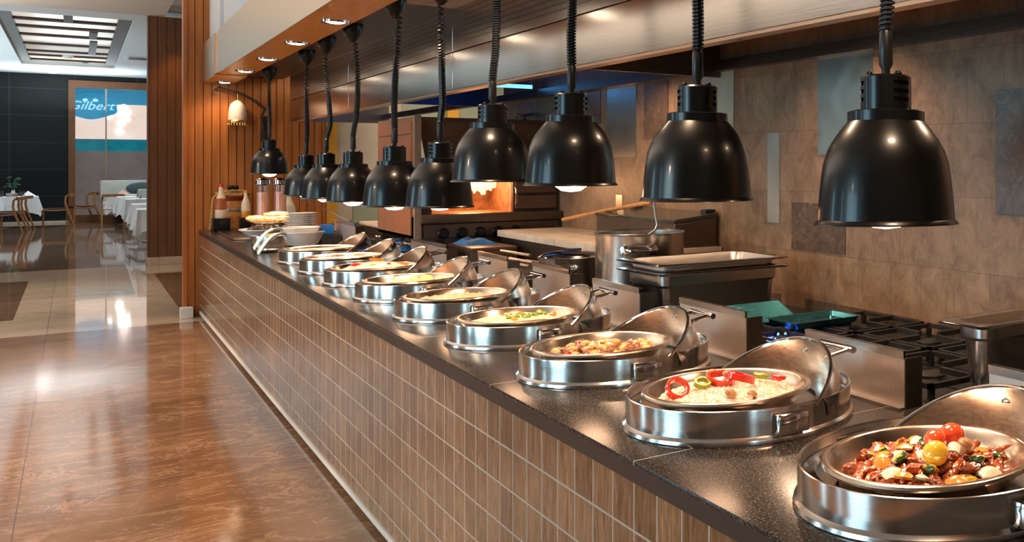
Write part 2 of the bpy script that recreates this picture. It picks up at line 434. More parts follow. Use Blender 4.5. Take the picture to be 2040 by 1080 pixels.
# ------------------------------------------------------------------ setting
b = MB()
def quad(mb, x0, x1, y0, y1, z, mi): mb.add([(x0, y0, z), (x1, y0, z), (x1, y1, z), (x0, y1, z)], [(0, 1, 2, 3)], mi)
quad(b, -6, 6, -2.5, 12.1, 0, 0)
for (x0, x1, y0, y1, mi) in ((-6, 6, 12.1, 13.4, 1), (-6, 6, 17.75, 19.35, 1), (-6, -3.6, 13.4, 17.75, 1), (-.47, .85, 13.4, 17.75, 1), (-3.6, -.47, 13.4, 17.75, 2), (.85, 6, 13.4, 17.75, 2)):
    quad(b, x0, x1, y0, y1, 0, mi)
quad(b, -6, 6, 19.35, 37, 0, 3)
fl = struct(b.build('floor', [M['fl_brown'], M['fl_beige'], M['fl_dark'], M['fl_dark']]))
# wood slat wall closing the counter
b = MB()
YW = 12.5
b.box(.86, 2.1, YW + .02, YW + .14, 0, 3.95, 1)
x = .86
while x < 2.09:
    b.box(x, min(x + .0645, 2.1), YW, YW + .03, .0, 3.95, 0); x += .0705
b.box(.83, .86, YW - .02, YW + .14, 0, 3.95, 0)
struct(b.build('wall_front', [M['slat'], M['groove']]))
struct(MB().box(.80, .905, YW - .14, YW - .02, 0, .11).build('baseboard_front', M['soffit'], bev=.004))
struct(MB().box(2.1, 2.2, YW - .02, YW + .14, 0, 3.95).build('trim_1', M['yellow']))
b = MB(); b.box(2.2, 2.85, YW, YW + .14, 0, 3.95, 0); b.box(2.85, 6, YW, YW + .14, 0, 3.95, 1); b.box(2.36, 2.72, YW - .012, YW, .55, 1.38, 1)
struct(b.build('wall_kitchen', [M['beigewall'], M['greenwall']]))
struct(MB().box(3.34, 3.47, YW - .05, YW, 0, 3.2).build('trim_2', M['yellow']))
# cladded side wall of the cooking line with its inlaid panels
XW = 2.6
b = MB(); b.box(XW, XW + .15, -1.5, 8.12, 0, 3.95, 0)
def inlay(y0, y1, z0, z1, mi, t=.004): b.box(XW - t, XW, y0, y1, z0, z1, mi)
inlay(5.65, 6.08, 1.624, 2.10, 2); inlay(6.19, 6.40, 1.846, 2.09, 1); inlay(5.22, 5.54, 1.733, 2.10, 1)
inlay(4.47, 4.81, 1.744, 2.12, 3); inlay(3.286, 3.70, 1.622, 2.115, 2); inlay(4.03, 4.138, 1.288, 1.736, 2)
inlay(3.487, 3.921, 1.17, 1.397, 1); inlay(1.9, 2.539, 1.394, 1.859, 1); inlay(4.02, 4.11, .88, .94, 1)
inlay(2.986, 3.806, .86, .94, 1); inlay(7.47, 7.69, 1.97, 2.05, 2); inlay(5.85, 5.945, 1.29, 1.383, 2); inlay(2.5, 2.86, .86, .945, 1)
inlay(1.2, 1.55, .9, 1.1, 1)
struct(b.build('wall_right', [M['stone'], M['emp'], M['mirror'], M['palepanel']]))
# left wall with daylit windows (seen in the reflections)
b = MB()
wins = [(1.5, 3.9), (5.3, 5.7), (9.2, 10.4)]
ys = [-2.5] + [q for w in wins for q in w] + [37]
for i in range(0, len(ys), 2): b.box(-6.15, -6, ys[i], ys[i + 1], 0, 4.2)
for w in wins: b.box(-6.15, -6, w[0], w[1], 0, .25); b.box(-6.15, -6, w[0], w[1], 2.9, 4.2)
struct(b.build('wall_left', simple('left_wall_paint', (.16, .12, .09), .7, var=.1)))
for i, w in enumerate(wins):
    wo = struct(MB().box(-6.10, -6.08, w[0], w[1], .25, 2.9).build('window_%d' % (i + 2), M['daylight']))
    f = MB()
    f.box(-6.03, -5.97, w[0] - .05, w[0], .2, 2.95); f.box(-6.03, -5.97, w[1], w[1] + .05, .2, 2.95)
    f.box(-6.03, -5.97, w[0], w[1], 2.9, 2.95); f.box(-6.03, -5.97, w[0], w[1], .2, .25)
    f.build('window_frame', M['framewood'], wo)
# ceilings
struct(MB().box(-6, 1.05, -2.5, 19.3, 3.9, 4.35).build('ceiling', M['soffit']))
b = MB()
CX0, CX1, CY0, CY1 = -.97, .74, 21., 31.8
b.box(-6, CX0, 19.3, 35, 4.0, 4.1); b.box(CX1, 6, 19.3, 35, 4.0, 4.1); b.box(CX0, CX1, 19.3, CY0, 4.0, 4.1); b.box(CX0, CX1, CY1, 35, 4.0, 4.1)
b.box(CX0 - .1, CX1 + .1, CY0 - .1, CY1 + .1, 4.55, 4.6)
for (x0, x1, y0, y1) in ((CX0 - .06, CX0, CY0, CY1), (CX1, CX1 + .06, CY0, CY1), (CX0, CX1, CY0 - .06, CY0), (CX0, CX1, CY1, CY1 + .06)): b.box(x0, x1, y0, y1, 4.1, 4.55)
struct(b.build('ceiling', M['ceil']))
# bulkhead above the counter valance
b = MB(); b.box(1.05, 1.75, -1.5, YW, 2.835, 3.95); b.box(1.02, 1.05, 11.2, 11.5, 2.83, 3.95)
struct(b.build('ceiling_bulkhead', M['whitewall']))
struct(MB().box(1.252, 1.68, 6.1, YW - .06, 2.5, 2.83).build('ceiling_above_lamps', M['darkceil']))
struct(MB().box(1.252, 1.68, -1.5, 6.1, 2.5, 2.83).build('ceiling_above_lamps', simple('brown_ceiling_paint', (.30, .24, .19), .6)))  # nearer ceiling coloured lighter as if lit, so the hood reflects brighter
# wood pillar wall before the dining room
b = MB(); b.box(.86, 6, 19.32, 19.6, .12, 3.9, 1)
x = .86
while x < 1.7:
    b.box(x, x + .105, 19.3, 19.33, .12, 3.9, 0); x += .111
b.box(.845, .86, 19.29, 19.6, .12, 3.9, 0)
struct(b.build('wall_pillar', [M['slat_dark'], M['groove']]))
struct(MB().box(.83, 2.0, 19.26, 19.6, 0, .12).build('baseboard_pillar', M['fl_beige'], bev=.005))
# far wall : slate, wood frame, glazing, exterior behind
YF = 34.9
wall = MB(); wall.box(-6, -.14, YF, YF + .2, .02, 4.05, 0); wall.box(1.6, 6, YF, YF + .2, 0, 4.05, 0); wall.box(-.14, 1.6, YF, YF + .2, 3.86, 4.05, 0)
struct(wall.build('wall_far', M['slate']))
struct(MB().box(-6, -.14, YF - .05, YF, 0, .06).build('baseboard_far', M['fl_beige']))
wo = struct(MB().box(-.0, 1.6, YF + .06, YF + .08, .19, 3.66).build('window_1', M['glass']))
f = MB(); f.box(-.14, 0, YF - .05, YF + .15, 0, 3.86); f.box(0, 1.6, YF - .05, YF + .15, 3.66, 3.86); f.box(0, 1.6, YF - .05, YF + .15, .0, .19)
f.build('window_frame', M['framewood'], wo)
MB().box(.62, .65, YF + .03, YF + .1, .19, 3.66).build('mullion', M['val_steel'], wo)
M['ext_sky'] = simple('exterior_blue_board', (.04, .26, .42), .5, emit=(.02, .22, .40), est=.55, nscale=1)
M['ext_glow'] = simple('lit_shop_front', (.8, .7, .65), .5, emit=(1, .78, .66), est=.62, var=.55, nscale=2.2)
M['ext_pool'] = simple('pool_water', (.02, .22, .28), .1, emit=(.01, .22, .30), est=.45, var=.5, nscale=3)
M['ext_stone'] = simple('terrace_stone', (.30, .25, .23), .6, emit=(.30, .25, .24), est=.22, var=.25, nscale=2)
M['signblue'] = simple('sign_board_blue', (.03, .22, .38), .5, emit=(.02, .28, .50), est=.65, var=.1)
M['signtext'] = simple('sign_lettering', (.5, .75, .85), .5, emit=(.45, .78, .9), est=.8)
def at36(y): return y
YE = 36.2
struct(MB().box(-1.2, 3.2, YE + .3, YE + .5, 3.0, 4.4).build('trim_3', M['ext_sky']))
struct(MB().box(-1.2, 3.2, YE + .1, YE + .3, 2.30, 3.3).build('trim_4', M['ext_glow']))
struct(MB().box(-1.2, 3.2, YE, YE + .14, 1.95, 2.28).build('trim_5', M['ext_pool']))
struct(MB().box(-1.2, 3.2, YE - .05, YE + .1, 0, 1.95).build('trim_6', M['ext_stone']))
g = MB()
for px_, pz_, r_ in ((1.05, 3.22, .075), (1.13, 3.05, .08), (.98, 2.99, .06), (1.0, 2.74, .09), (1.15, 2.86, .05), (.95, 2.5, .09), (.74, 2.92, .05)):
    gl = MB().blob((0, 0, 0), r_, .03, r_, 0); o = gl.build('globe_light', simple('globe_glow', (1, .9, .8), .3, emit=(1, .86, .76), est=4), loc=(px_, YE + .09, pz_ + .02))
    tag(o, 'round glowing lamp behind the far glazing beside the blue shop sign', 'lamp', 'globe lamps beyond the glazing')
sg = MB()
pts = []
for k in range(64):
    a = 2 * PI * k / 64
    pts.append((.62 * math.cos(a) * (1 - .10 * math.cos(4 * a)), .31 * math.sin(a) * (1 + .22 * abs(math.sin(a)) ** 6)))
vs = [(p[0], 0, p[1]) for p in pts] + [(p[0], .04, p[1]) for p in pts]; n = 64
sg.add(vs, [tuple(range(n)), tuple(range(n, 2 * n))] + [(i, (i + 1) % n, n + (i + 1) % n, n + i) for i in range(n)])
sign = sg.build('shop_sign', M['signblue'], loc=(.33, YE + .02, 3.23))
tag(sign, 'blue scalloped shop sign with white italic lettering behind the far window', 'sign')
cu = bpy.data.curves.new('lettering', 'FONT'); cu.body = 'Gilbert'; cu.size = .34; cu.shear = .35; cu.align_x = 'CENTER'; cu.extrude = .006
to = bpy.data.objects.new('tmp_text', cu); COL.objects.link(to)
dg = bpy.context.evaluated_depsgraph_get(); me = bpy.data.meshes.new_from_object(to.evaluated_get(dg)); bpy.data.objects.remove(to)
me.materials.clear(); me.materials.append(M['signtext'])
lo = bpy.data.objects.new('lettering', me); COL.objects.link(lo); lo.parent = sign; lo.location = (0, -.012, -.10); lo.rotation_euler = (R(90), 0, 0)
for dx in (-.12, .1):
    MB().blob((dx, -.01, .17), .06, .008, .045, .3, 2, dx * 9).build('emblem', M['signtext'], sign)

# coffer beams of the dining ceiling
cof = thing('ceiling_grille', 'dark timber beam grille hung in the recessed dining room ceiling', 'ceiling grille', (0, 0, 4.06))
for x0, x1 in ((-.95, -.80), (.56, .73)): MB().box(x0, x1, CY0, CY1 - .05, 0, .07).build('side_beam', M['greybeam'], cof)
for y in (21.2, 22.6, 23.8, 25.3, 27.2, 28.9, 30.0, 31.2): MB().box(-.8, .56, y, y + .16, .01, .055).build('cross_beam', M['beamwood'], cof)
for x, y0, y1 in ((-.15, 21., 22.6), (.2, 24., 25.3), (.22, 26., 28.9), (.12, 31.3, 31.7)): MB().box(x, x + .12, y0, y1, -.005, .045).build('short_beam', M['greybeam'], cof)
M['cove'] = simple('cove_strip', (1, .7, .4), .4, emit=(1, .62, .30), est=1.6)
MB().box(-.965, -.952, CY0, CY1, .10, .14).build('light_strip', M['cove'], cof)
MB().box(-.95, .72, CY1 - .03, CY1 - .015, .10, .14).build('light_strip', M['cove'], cof)

# ------------------------------------------------------------------ buffet counter
ct = thing('buffet_counter', 'long tiled buffet counter with black granite top running along the aisle', 'counter', (0, 0, 0))
X0 = .955; CY_0, CY_1 = .2, 12.475
b = MB(); b.rbox(X0, 1.81, CY_0, CY_1, .889, .90, .002, 0); b.build('worktop', [M['granite']], ct)
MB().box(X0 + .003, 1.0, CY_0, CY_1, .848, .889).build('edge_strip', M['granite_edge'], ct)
MB().box(X0 + .012, 1.0, CY_0, CY_1, .055, .848).build('tiled_front', M['tile'], ct)
MB().box(X0 + .004, X0 + .05, CY_0, CY_1, .03, .056).build('kick_trim', M['soffit'], ct)
MB().box(1.1, 1.78, CY_0, CY_1, 0, .889).build('carcass', M['dark_steel'], ct)

# ------------------------------------------------------------------ wood valance with downlights
va = thing('lighting_valance', 'steel faced wooden valance with downlights hung over the counter edge', 'valance', (0, 0, 2.43))
def valance(y0, y1):
    MB().box(.998, 1.25, y0, y1, 0, .012).build('underside', M['val_wood'], va)
    MB().box(.99, 1.0, y0, y1, -.004, .40).build('front_panel', M['val_steel'], va, bev=.002)
    MB().box(1.238, 1.25, y0, y1, .012, .40).build('back_panel', M['darkceil'], va)
valance(-1.2, 11.02); valance(11.36, 12.42)
b = MB(); b.box(1.01, 1.24, 11.02, 11.36, .012, .38); b.build('gap_filler', M['val_wood'], va)
MB().box(.995, 1.0, 11.02, 11.36, 0.01, .38).build('gap_face', M['val_wood'], va)
def spot(name, loc, e, size, col, blend=.6, rad=.04, rot=(0, 0, 0)):
    l = bpy.data.lights.new(name, 'SPOT'); l.energy = e; l.spot_size = R(size); l.color = col; l.spot_blend = blend; l.shadow_soft_size = rad
    o = bpy.data.objects.new(name, l); COL.objects.link(o); o.location = loc; o.rotation_euler = rot; return o
WARM = (1, .62, .34)
names = ['nearest', 'second', 'third', 'fourth', 'fifth', 'sixth', 'seventh', 'eighth', 'ninth', 'tenth', 'eleventh']
dls = [12.25, 10.66, 9.32, 7.95, 6.6, 5.25, 3.9, 2.55, 1.2]
seen = ['over the slat wall end', 'second from the slat wall', 'third from the slat wall', 'fourth from the slat wall', 'nearest the viewer in sight']
for i, y in enumerate(dls):
    t = thing('recessed_downlight', 'lit round downlight in the orange valance underside, ' + (seen[i] if i < 5 else 'number %s along' % names[i]), 'downlight', (1.155, y, 2.43), 0, 'valance downlights')
    MB().lathe([(.052, 0), (.062, -.012), (.075, -.012), (.078, -.002), (.078, .0)], n=28).build('trim_ring', M['polish'], t)
    MB().lathe([(.001, -.014), (.03, -.014), (.05, -.008), (.052, -.001)], n=24).build('lens', M['disc'], t)
    spot('valance_spot', (1.145, y, 2.405), (42 if y < 12 else 16), 140, (1, .70, .44), .7, .085)

# ------------------------------------------------------------------ extraction hood
hd = thing('extraction_hood', 'long brushed steel extraction hood over the cooking line', 'hood', (0, 0, 0))
segs = [(-1.2, 3.105), (3.112, 6.155), (6.162, 9.075), (9.082, 11.95)]
for y0, y1 in segs:
    MB().box(1.68, 1.70, y0, y1, 2.248, 2.50).build('upper_panel', M['perf'], hd, bev=.002)
    MB().box(1.68, 1.70, y0, y1, 2.022, 2.243).build('lower_panel', M['panel'], hd, bev=.002)
MB().box(1.701, 1.706, -1.2, 11.95, 2.03, 2.50).build('inner_face', M['dark_steel'], hd)  # sheet added to stop blue light showing through the panel seams
MB().box(1.684, 1.735, -1.2, 11.95, 2.010, 2.024).build('front_lip', M['copper'], hd)
MB().box(1.70, 2.6, -1.2, 4.62, 2.26, 2.28).build('inner_roof', M['dark_steel'], hd)
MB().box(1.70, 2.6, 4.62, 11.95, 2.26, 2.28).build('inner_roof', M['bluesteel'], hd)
MB().box(1.735, 2.59, 4.60, 4.63, 2.045, 2.26).build('divider', M['dark_steel'], hd)
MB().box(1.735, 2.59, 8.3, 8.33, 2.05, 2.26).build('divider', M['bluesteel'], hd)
MB().box(2.545, 2.595, -1.2, 11.95, 2.075, 2.13).build('back_rail', M['dark_steel'], hd)
MB().box(1.69, 2.6, 11.93, 11.95, 2.03, 2.5).build('end_panel', M['panel'], hd)
t = thing('tube_light', 'thin blue lit tube running across under the hood', 'light', (1.8, 7.25, 2.15))
MB().tube([(0, 0, 0), (.72, 0, 0)], .014).build('tube', M['bluetube'], t)  # glowing tube added where a filter edge catches blue light
MB().box(-.04, .0, -.02, .02, -.018, .04).build('end_cap', M['dull'], t); MB().box(.72, .76, -.02, .02, -.018, .04).build('end_cap', M['dull'], t)
def area(name, loc, e, sx, sy, col, rot=(0, 0, 0)):
    l = bpy.data.lights.new(name, 'AREA'); l.energy = e; l.shape = 'RECTANGLE'; l.size = sx; l.size_y = sy; l.color = col
    o = bpy.data.objects.new(name, l); COL.objects.link(o); o.location = loc; o.rotation_euler = rot; return o
area('hood_blue_light', (2.15, 7.4, 2.2), 1.2, .6, 1.5, (.15, .42, 1), (R(180), 0, 0))  # unseen blue fill lights added to tint the hood interior
area('hood_blue_light', (2.2, 9.6, 2.2), 4, .6, 1.5, (.1, .35, 1), (R(180), 0, 0))

# ------------------------------------------------------------------ heat lamps
def bell_prof():
    o = [(.150, 0), (.1485, .004), (.1425, .010), (.139, .055), (.135, .092), (.130, .125), (.121, .152), (.110, .172), (.098, .189), (.086, .204), (.080, .211), (.080, .231), (.070, .234), (.030, .235)]
    i = [(.030, .230), (.074, .226), (.074, .208), (.092, .186), (.114, .150), (.127, .118), (.132, .09), (.136, .05), (.139, .010), (.1465, .002), (.150, 0)]
    return o + i
def make_lamp():
    t = thing('heat_lamp', 'x', 'heat lamp')
    MB().lathe(bell_prof(), n=64).build('lamp_shade', M['black'], t, angle=40)
    c = MB(); prof = [(.0525, .234 + .0085 * k) for k in range(9)]; prof += [(.049, .306), (.02, .309)]
    c.lathe(prof, n=48, skip=lambda j, i: j in (2, 4, 6) and (i % 16) in (1, 2, 3, 4, 5, 6))
    c.lathe([(.047, .234), (.047, .300)], n=32)
    for a in (.6, 2.7, 4.8): c.blob((.036 * math.cos(a), .036 * math.sin(a), .309), .008, .008, .006, 0)
    c.build('vented_cap', M['black'], t)
    MB().lathe([(.001, -.020), (.030, -.016), (.052, .0), (.060, .022), (.055, .05), (.03, .11), (.02, .16), (.02, .2)], n=28).build('bulb', M['bulb'], t)
    return t
lamp0 = make_lamp()
LS = 1.067
BZ = [.002, .022, -.010, .020, -.004, -.008, -.014, -.012, -.004, -.012]
LAMPS = [(1.25, 1.537, 1.456), (1.245, 2.331, 1.483), (1.239, 3.193, 1.509), (1.232, 3.985, 1.509), (1.288, 4.929, 1.376), (1.227, 5.513, 1.363), (1.281, 6.779, 1.348), (1.273, 7.582, 1.345), (1.308, 8.569, 1.34), (1.307, 10.403, 1.49)]
LL = ['largest black heat lamp at the right, above the glazed meat dish', 'black heat lamp second from the right, above the rice dish with pepper rings',
      'black heat lamp above the meatball dish with its glowing bulb showing below the rim', 'black heat lamp left of the glowing bulb lamp, white scuff on shade',
      'low black heat lamp in front of the oven flames', 'low black heat lamp directly left of the one before the oven flames', 'low black heat lamp before the left side panel of the oven',
      'low black heat lamp before the ochre post', 'smallest low black heat lamp before the slat wall', 'black heat lamp hung alone from the valance above the glass dispensers']
tilt = [(-1.2, .8), (0, 0), (.4, 0), (0, .8), (.4, -.4), (0, 0), (0, .5), (0, 0), (.4, 0), (0, 0)]
for i, (x, y, z) in enumerate(LAMPS):
    if i == 0: t = lamp0
    else:
        t = lamp0.copy(); COL.objects.link(t)
        for ch in list(lamp0.children):
            if ch.name.startswith(('cable', 'sleeve', 'ceiling')): continue
            c = ch.copy(); COL.objects.link(c); c.parent = t
    x, y, z = x * LS, y * LS, 1.58 + (z - 1.58) * LS
    t.scale = (LS,) * 3
    t.location = (x, y, z); t.rotation_euler = (R(tilt[i][0]), R(tilt[i][1]), .3 * i)
    for ch in t.children:
        if ch.name.startswith('bulb'): ch.location.z = BZ[i] + .008
    t['label'] = LL[i]; t['group'] = 'black heat lamps over the buffet'
    spot('heat_lamp_spot', (x, y, z - .035), (19 if i < 9 else 60), 112, (1, .62, .40), .6, .10)
for i, (x, y, z) in enumerate(LAMPS):   # coiled cable, sleeve and ceiling cup of each lamp (own lengths)
    t = bpy.data.objects['heat_lamp'] if i == 0 else bpy.data.objects['heat_lamp.%03d' % i]
    top = (2.50 - 1.58) / LS - (z - 1.58)
    a0 = -.3 * i
    MB().tube([(0, 0, .305), (.0, 0, .32), (0, 0, .33), (0, 0, .395), (0, 0, .405)], [.009, .009, .0150, .0140, .010], 16).build('cable_sleeve', M['blackrub'], t)
    h = MB(); pts = []
    zs = .40; turns = 0.
    ztop = top - .10
    wob = .012 if i in (5, 6, 7) else .006
    step = PI / 4; ang = 0.; zz = zs
    while zz < ztop:
        fr = (zz - zs) / max(.01, ztop - zs)
        pitch = .0098 if i < 4 else (.0085 + (.020 * max(0, fr - .45) / .55))
        cx_ = wob * math.sin(zz * 7 + i); cy_ = wob * math.cos(zz * 5 + 2 * i) - wob
        k = min(1, (zz - zs) / .1); cx_ *= k; cy_ *= k
        pts.append((cx_ + .0122 * math.cos(ang), cy_ + .0122 * math.sin(ang), zz))
        ang += step; zz += pitch * step / (2 * PI)
    h.tube(pts, .0044, 5)
    if i < 4:
        core = [(p[0] - .0122 * math.cos(k * step), p[1] - .0122 * math.sin(k * step), p[2]) for k, p in enumerate(pts)][::8]
        h.tube(core, .0100, 8)
    h.build('coiled_cable', M['blackrub'], t)
    if 1:
        MB().lathe([(.012, top - .11), (.022, top - .10), (.046, top - .06), (.058, top - .01), (.058, top)], n=24).build('ceiling_cup', M['black'], t)

# ------------------------------------------------------------------ chafing dishes
DX = 1.342
RX, RY = .301, .279
ZR = .085
def lid_pts(ph, s, rr):    # roll-top lid : a lune turning about the y axis
    y = rr * s; q = math.sqrt(max(0, rr * rr - y * y))
    return (q * math.cos(ph), y, .034 + q * math.sin(ph))
def make_dish():
    t = thing('chafing_dish', 'x', 'chafing dish')
    k = RY / RX
    b = MB()
    b.lathe([(.309, .0), (.311, .005), (.309, .013), (.304, .017), (.301, .020), (.301, .080), (.3005, .0845), (.2975, .0855), (.2945, .082), (.2945, .045), (.281, .042), (.10, .042), (.02, .042), (.0, .042)], n=96, sy=k)
    b.build('base_ring', M['base'], t)
    w = MB(); w.lathe([(.293, .058), (.266, .066), (.262, .058), (.236, .056), (.205, .050)], n=72, sy=k); w.build('water_ledge', M['polish'], t)
    p = MB(); c = (-.057, -.03, 0)
    p.lathe([(.222, .090), (.2235, .094), (.221, .099), (.214, .1015), (.209, .1005), (.204, .096), (.196, .080), (.182, .060), (.165, .050), (.14, .047), (.0, .047)], c, 80, sy=.92)
    p.lathe([(.222, .090), (.212, .088), (.203, .080), (.190, .062)], c, 80, sy=.92)
    p.build('food_pan', M['pan'], t)
    lid = MB(); rr = .257; A1 = R(37)
    def fn(u, v, r_=rr):
        return lid_pts(A1 * (1 - v) + R(2) * v, (u * 2 - 1) * .93, r_)
    lid.grid(lambda u, v: fn(u, v), 48, 10); lid.grid(lambda u, v: fn(u, v, rr - .003), 48, 10)
    lo_ = lid.build('lid', M['lid'], t, loc=(0, -.03, 0))
    rim = MB(); rim.tube([lid_pts(A1, (u / 48 * 2 - 1) * .965, rr - .0015) for u in range(49)], .0052, 8); rim.build('lid_rim', M['polish'], lo_)
    h = MB()
    n_ = Vector((math.cos(R(26)), 0, math.sin(R(26))))
    for y in (-.055, .055):
        q = math.sqrt(rr * rr - y * y); p0 = Vector((q * n_.x, y, .034 + q * n_.z)); p1 = p0 + Vector((.072, 0, .012))
        h.tube([p0, p0 + (p1 - p0) * .5, p1], .0062, 10)
        h.lathe([(.012, 0), (.012, .004), (.006, .006)], tuple(p0), 14)
    h.tube([(p1.x, -.078, p1.z), (p1.x, .078, p1.z)], .0098, 14)
    h.build('lid_handle', M['polish'], lo_)
    for sy in (-1, 1):
        hb = MB()
        y0 = RY * .985; hb.rbox(-.075, .015, min(sy * (y0 - .012), sy * (y0 + .030)), max(sy * (y0 - .012), sy * (y0 + .030)), .022, .072, .008)
        hb.build('grip_block', M['polish'], t)
    return t
dish0 = make_dish()
YD = [1.473 + .797 * i for i in range(9)]
DL = ['nearest round steel chafing dish, holding glazed meat with tomatoes, at the lower right', 'round steel chafing dish of white rice topped with red pepper rings', 'round steel chafing dish of meatballs and potatoes',
      'round steel chafing dish of creamy gratin with green herbs', 'round steel chafing dish of pale noodles, fifth from the right', 'round steel chafing dish of golden dumplings', 'round steel chafing dish heaped with white rice and red pepper slices',
      'round steel chafing dish of orange broth', 'farthest round steel chafing dish with lid, under the white bowls']
DISH = []
for i, y in enumerate(YD):
    if i == 0: t = dish0
    else:
        t = dish0.copy(); COL.objects.link(t)
        for ch in list(dish0.children):
            c = ch.copy(); COL.objects.link(c); c.parent = t
            for g_ in list(ch.children):
                d = g_.copy(); COL.objects.link(d); d.parent = c
    t.location = (DX, y, .90); t['label'] = DL[i]; t['group'] = 'round chafing dishes along the counter'
    DISH.append(t)
def pan_c(i): return DX - .057, YD[i] - .03
def pan_pts(i, n, rmax=.165, seed=0, mind=.02):
    rnd = random.Random(seed); cx, cy = pan_c(i); out = []; tries = 0
    while len(out) < n and tries < 6000:
        tries += 1
        a = rnd.random() * 2 * PI; r = rmax * math.sqrt(rnd.random())
        p = (cx + r * math.cos(a), cy + r * .9 * math.sin(a), r / rmax)
        if all((p[0] - q[0]) ** 2 + (p[1] - q[1]) ** 2 > mind * mind for q in out): out.append(p)
    return out
def food(name, mb, mat, label, cat, group):
    o = mb.build(name, mat); return tag(o, label, cat, group)
def mound(i, top, edge, r=.182, amp=.004, seed=1, name='x', mat=None, label='', cat='', fr=30, n=56, grains=0):
    b = MB(); cx, cy = pan_c(i); base = .952
    vs = [(0, 0, top)]; fs = []; nr = 22
    for j in range(1, nr + 1):
        q = j / nr
        for k in range(n):
            a = 2 * PI * k / n
            rr = r * q * (1 + .05 * noise.noise(Vector((math.cos(a) * 2, math.sin(a) * 2, seed))))
            p = (rr * math.cos(a), rr * .9 * math.sin(a))
            z = edge + (top - edge) * (1 - q ** 2.2) + amp * noise.noise(Vector((p[0] * fr, p[1] * fr, seed))) + amp * .6 * noise.noise(Vector((p[0] * fr * 3, p[1] * fr * 3, seed)))
            vs.append((p[0], p[1], z))
    for k in range(n): fs.append((0, 1 + k, 1 + (k + 1) % n))
    for j in range(nr - 1):
        for k in range(n):
            l = (k + 1) % n
            fs.append((1 + j * n + k, 1 + (j + 1) * n + k, 1 + (j + 1) * n + l, 1 + j * n + l))
    b.add(vs, fs)
    rnd = random.Random(seed)
    for g_ in range(grains):
        a = rnd.random() * 2 * PI; q = math.sqrt(rnd.random()); rr = r * q * .97
        p = Vector((rr * math.cos(a), rr * .9 * math.sin(a), edge + (top - edge) * (1 - q ** 2.2) + .0025))
        d = Vector((rnd.uniform(-1, 1), rnd.uniform(-1, 1), rnd.uniform(-.5, .8))).normalized(); e = d.orthogonal().normalized(); f_ = d.cross(e)
        L_, W_ = .0052, .0013
        b.add([p - d * L_, p + e * W_, p + f_ * W_, p - e * W_, p - f_ * W_, p + d * L_], [(0, 2, 1), (0, 3, 2), (0, 4, 3), (0, 1, 4), (5, 1, 2), (5, 2, 3), (5, 3, 4), (5, 4, 1)])
    o = b.build(name, mat, loc=(cx, cy, 0), angle=60)
    return tag(o, label, cat, None, 'stuff')

# dish 1 : glazed meat with vegetables
def scatter(proto, pts, zf, label, group, rnd, sc=(.85, 1.2), tilt=.5, flat=False):
    for k, (x, y, q) in enumerate(pts):
        s = rnd.uniform(*sc)
        rot = (rnd.uniform(-tilt, tilt), rnd.uniform(-tilt, tilt), rnd.uniform(0, 6.28))
        p = proto[k % len(proto)]
        if p.get('used'): inst(p, (x, y, zf(q)), rot, s, label, group)
        else: p['used'] = 1; p.location = (x, y, zf(q)); p.rotation_euler = rot; p['label'] = label; p['group'] = group
def protos(n, fn, name, mat, cat): return [tag(fn(k).build(name, mat), 'x', cat) for k in range(n)]
rnd = random.Random(3)
zf1 = lambda q: .966 + .034 * (1 - q ** 2)
mound(0, .972, .954, .170, .006, 4, 'brown_sauce', simple('brown_sauce', (.28, .07, .02), .2, coat=.5, var=.4, nscale=40), 'brown glaze under the meat strips in the nearest chafing dish', 'sauce')
def strip(k):
    b = MB(); b.blob((0, 0, 0), .024 + .005 * (k % 3), .0112, .0098, .30, 3.0, k + 1, 18, 10, bend=(k % 3 - 1) * .55); return b
pr = protos(6, strip, 'meat_strip', M['meat'], 'meat')
scatter(pr, pan_pts(0, 88, .160, 11, .0165), zf1, 'strip of glazed brown meat in the nearest chafing dish', 'glazed meat strips in the nearest dish', rnd, (.85, 1.25), .6)
def petal(k):
    b = MB()
    fn = lambda u, v: (.030 * (u - .5) * (1 - .5 * abs(v - .5)), .024 * (v - .5) * 1.3, .010 * (1 - ((u - .5) * 2) ** 2) * (1 - .6 * ((v - .5) * 2) ** 2))
    b.grid(fn, 8, 8); b.grid(lambda u, v: tuple(q + (0, 0, -.003)[i] for i, q in enumerate(fn(u, v))), 8, 8); return b
pr = protos(1, petal, 'onion_petal', M['onion'], 'onion')
scatter(pr, pan_pts(0, 10, .15, 5, .055), lambda q: zf1(q) + .010, 'pale onion petal among the glazed meat in the nearest dish', 'onion petals in the nearest dish', rnd, (1.0, 1.5), .5)
pr = protos(1, petal, 'pepper_chunk', M['pepora'], 'pepper')
scatter(pr, pan_pts(0, 11, .15, 8, .05), lambda q: zf1(q) + .011, 'orange pepper chunk among the glazed meat in the nearest dish', 'orange pepper chunks in the nearest dish', rnd, (1.0, 1.5), .7)
def wedge(k):
    b = MB(); b.blob((0, 0, 0), .028, .009, .010, .1, 2, k, 14, 8, 0, None, .25); b.blob((0, .004, 0), .027, .0085, .009, .1, 2, k, 14, 8, 1, None, .25); return b
pr = [tag(wedge(0).build('courgette_wedge', [M['zuc'], M['tomyel']]), 'x', 'courgette')]
scatter(pr, pan_pts(0, 9, .145, 21, .055), lambda q: zf1(q) + .012, 'dark green and yellow courgette wedge among the glazed meat', 'courgette wedges in the nearest dish', rnd, (.8, 1.1), .6)
def tomato(name, mat, loc, r, label):
    t = MB().blob((0, 0, 0), r, r, r * .95, .03, 1, 2, 24, 16).build(name, mat, loc=loc); return tag(t, label, 'tomato')
cx, cy = pan_c(0)
def P1(u, d, z): return (cx + .747 * u + .664 * d, cy - .664 * u + .747 * d, z)
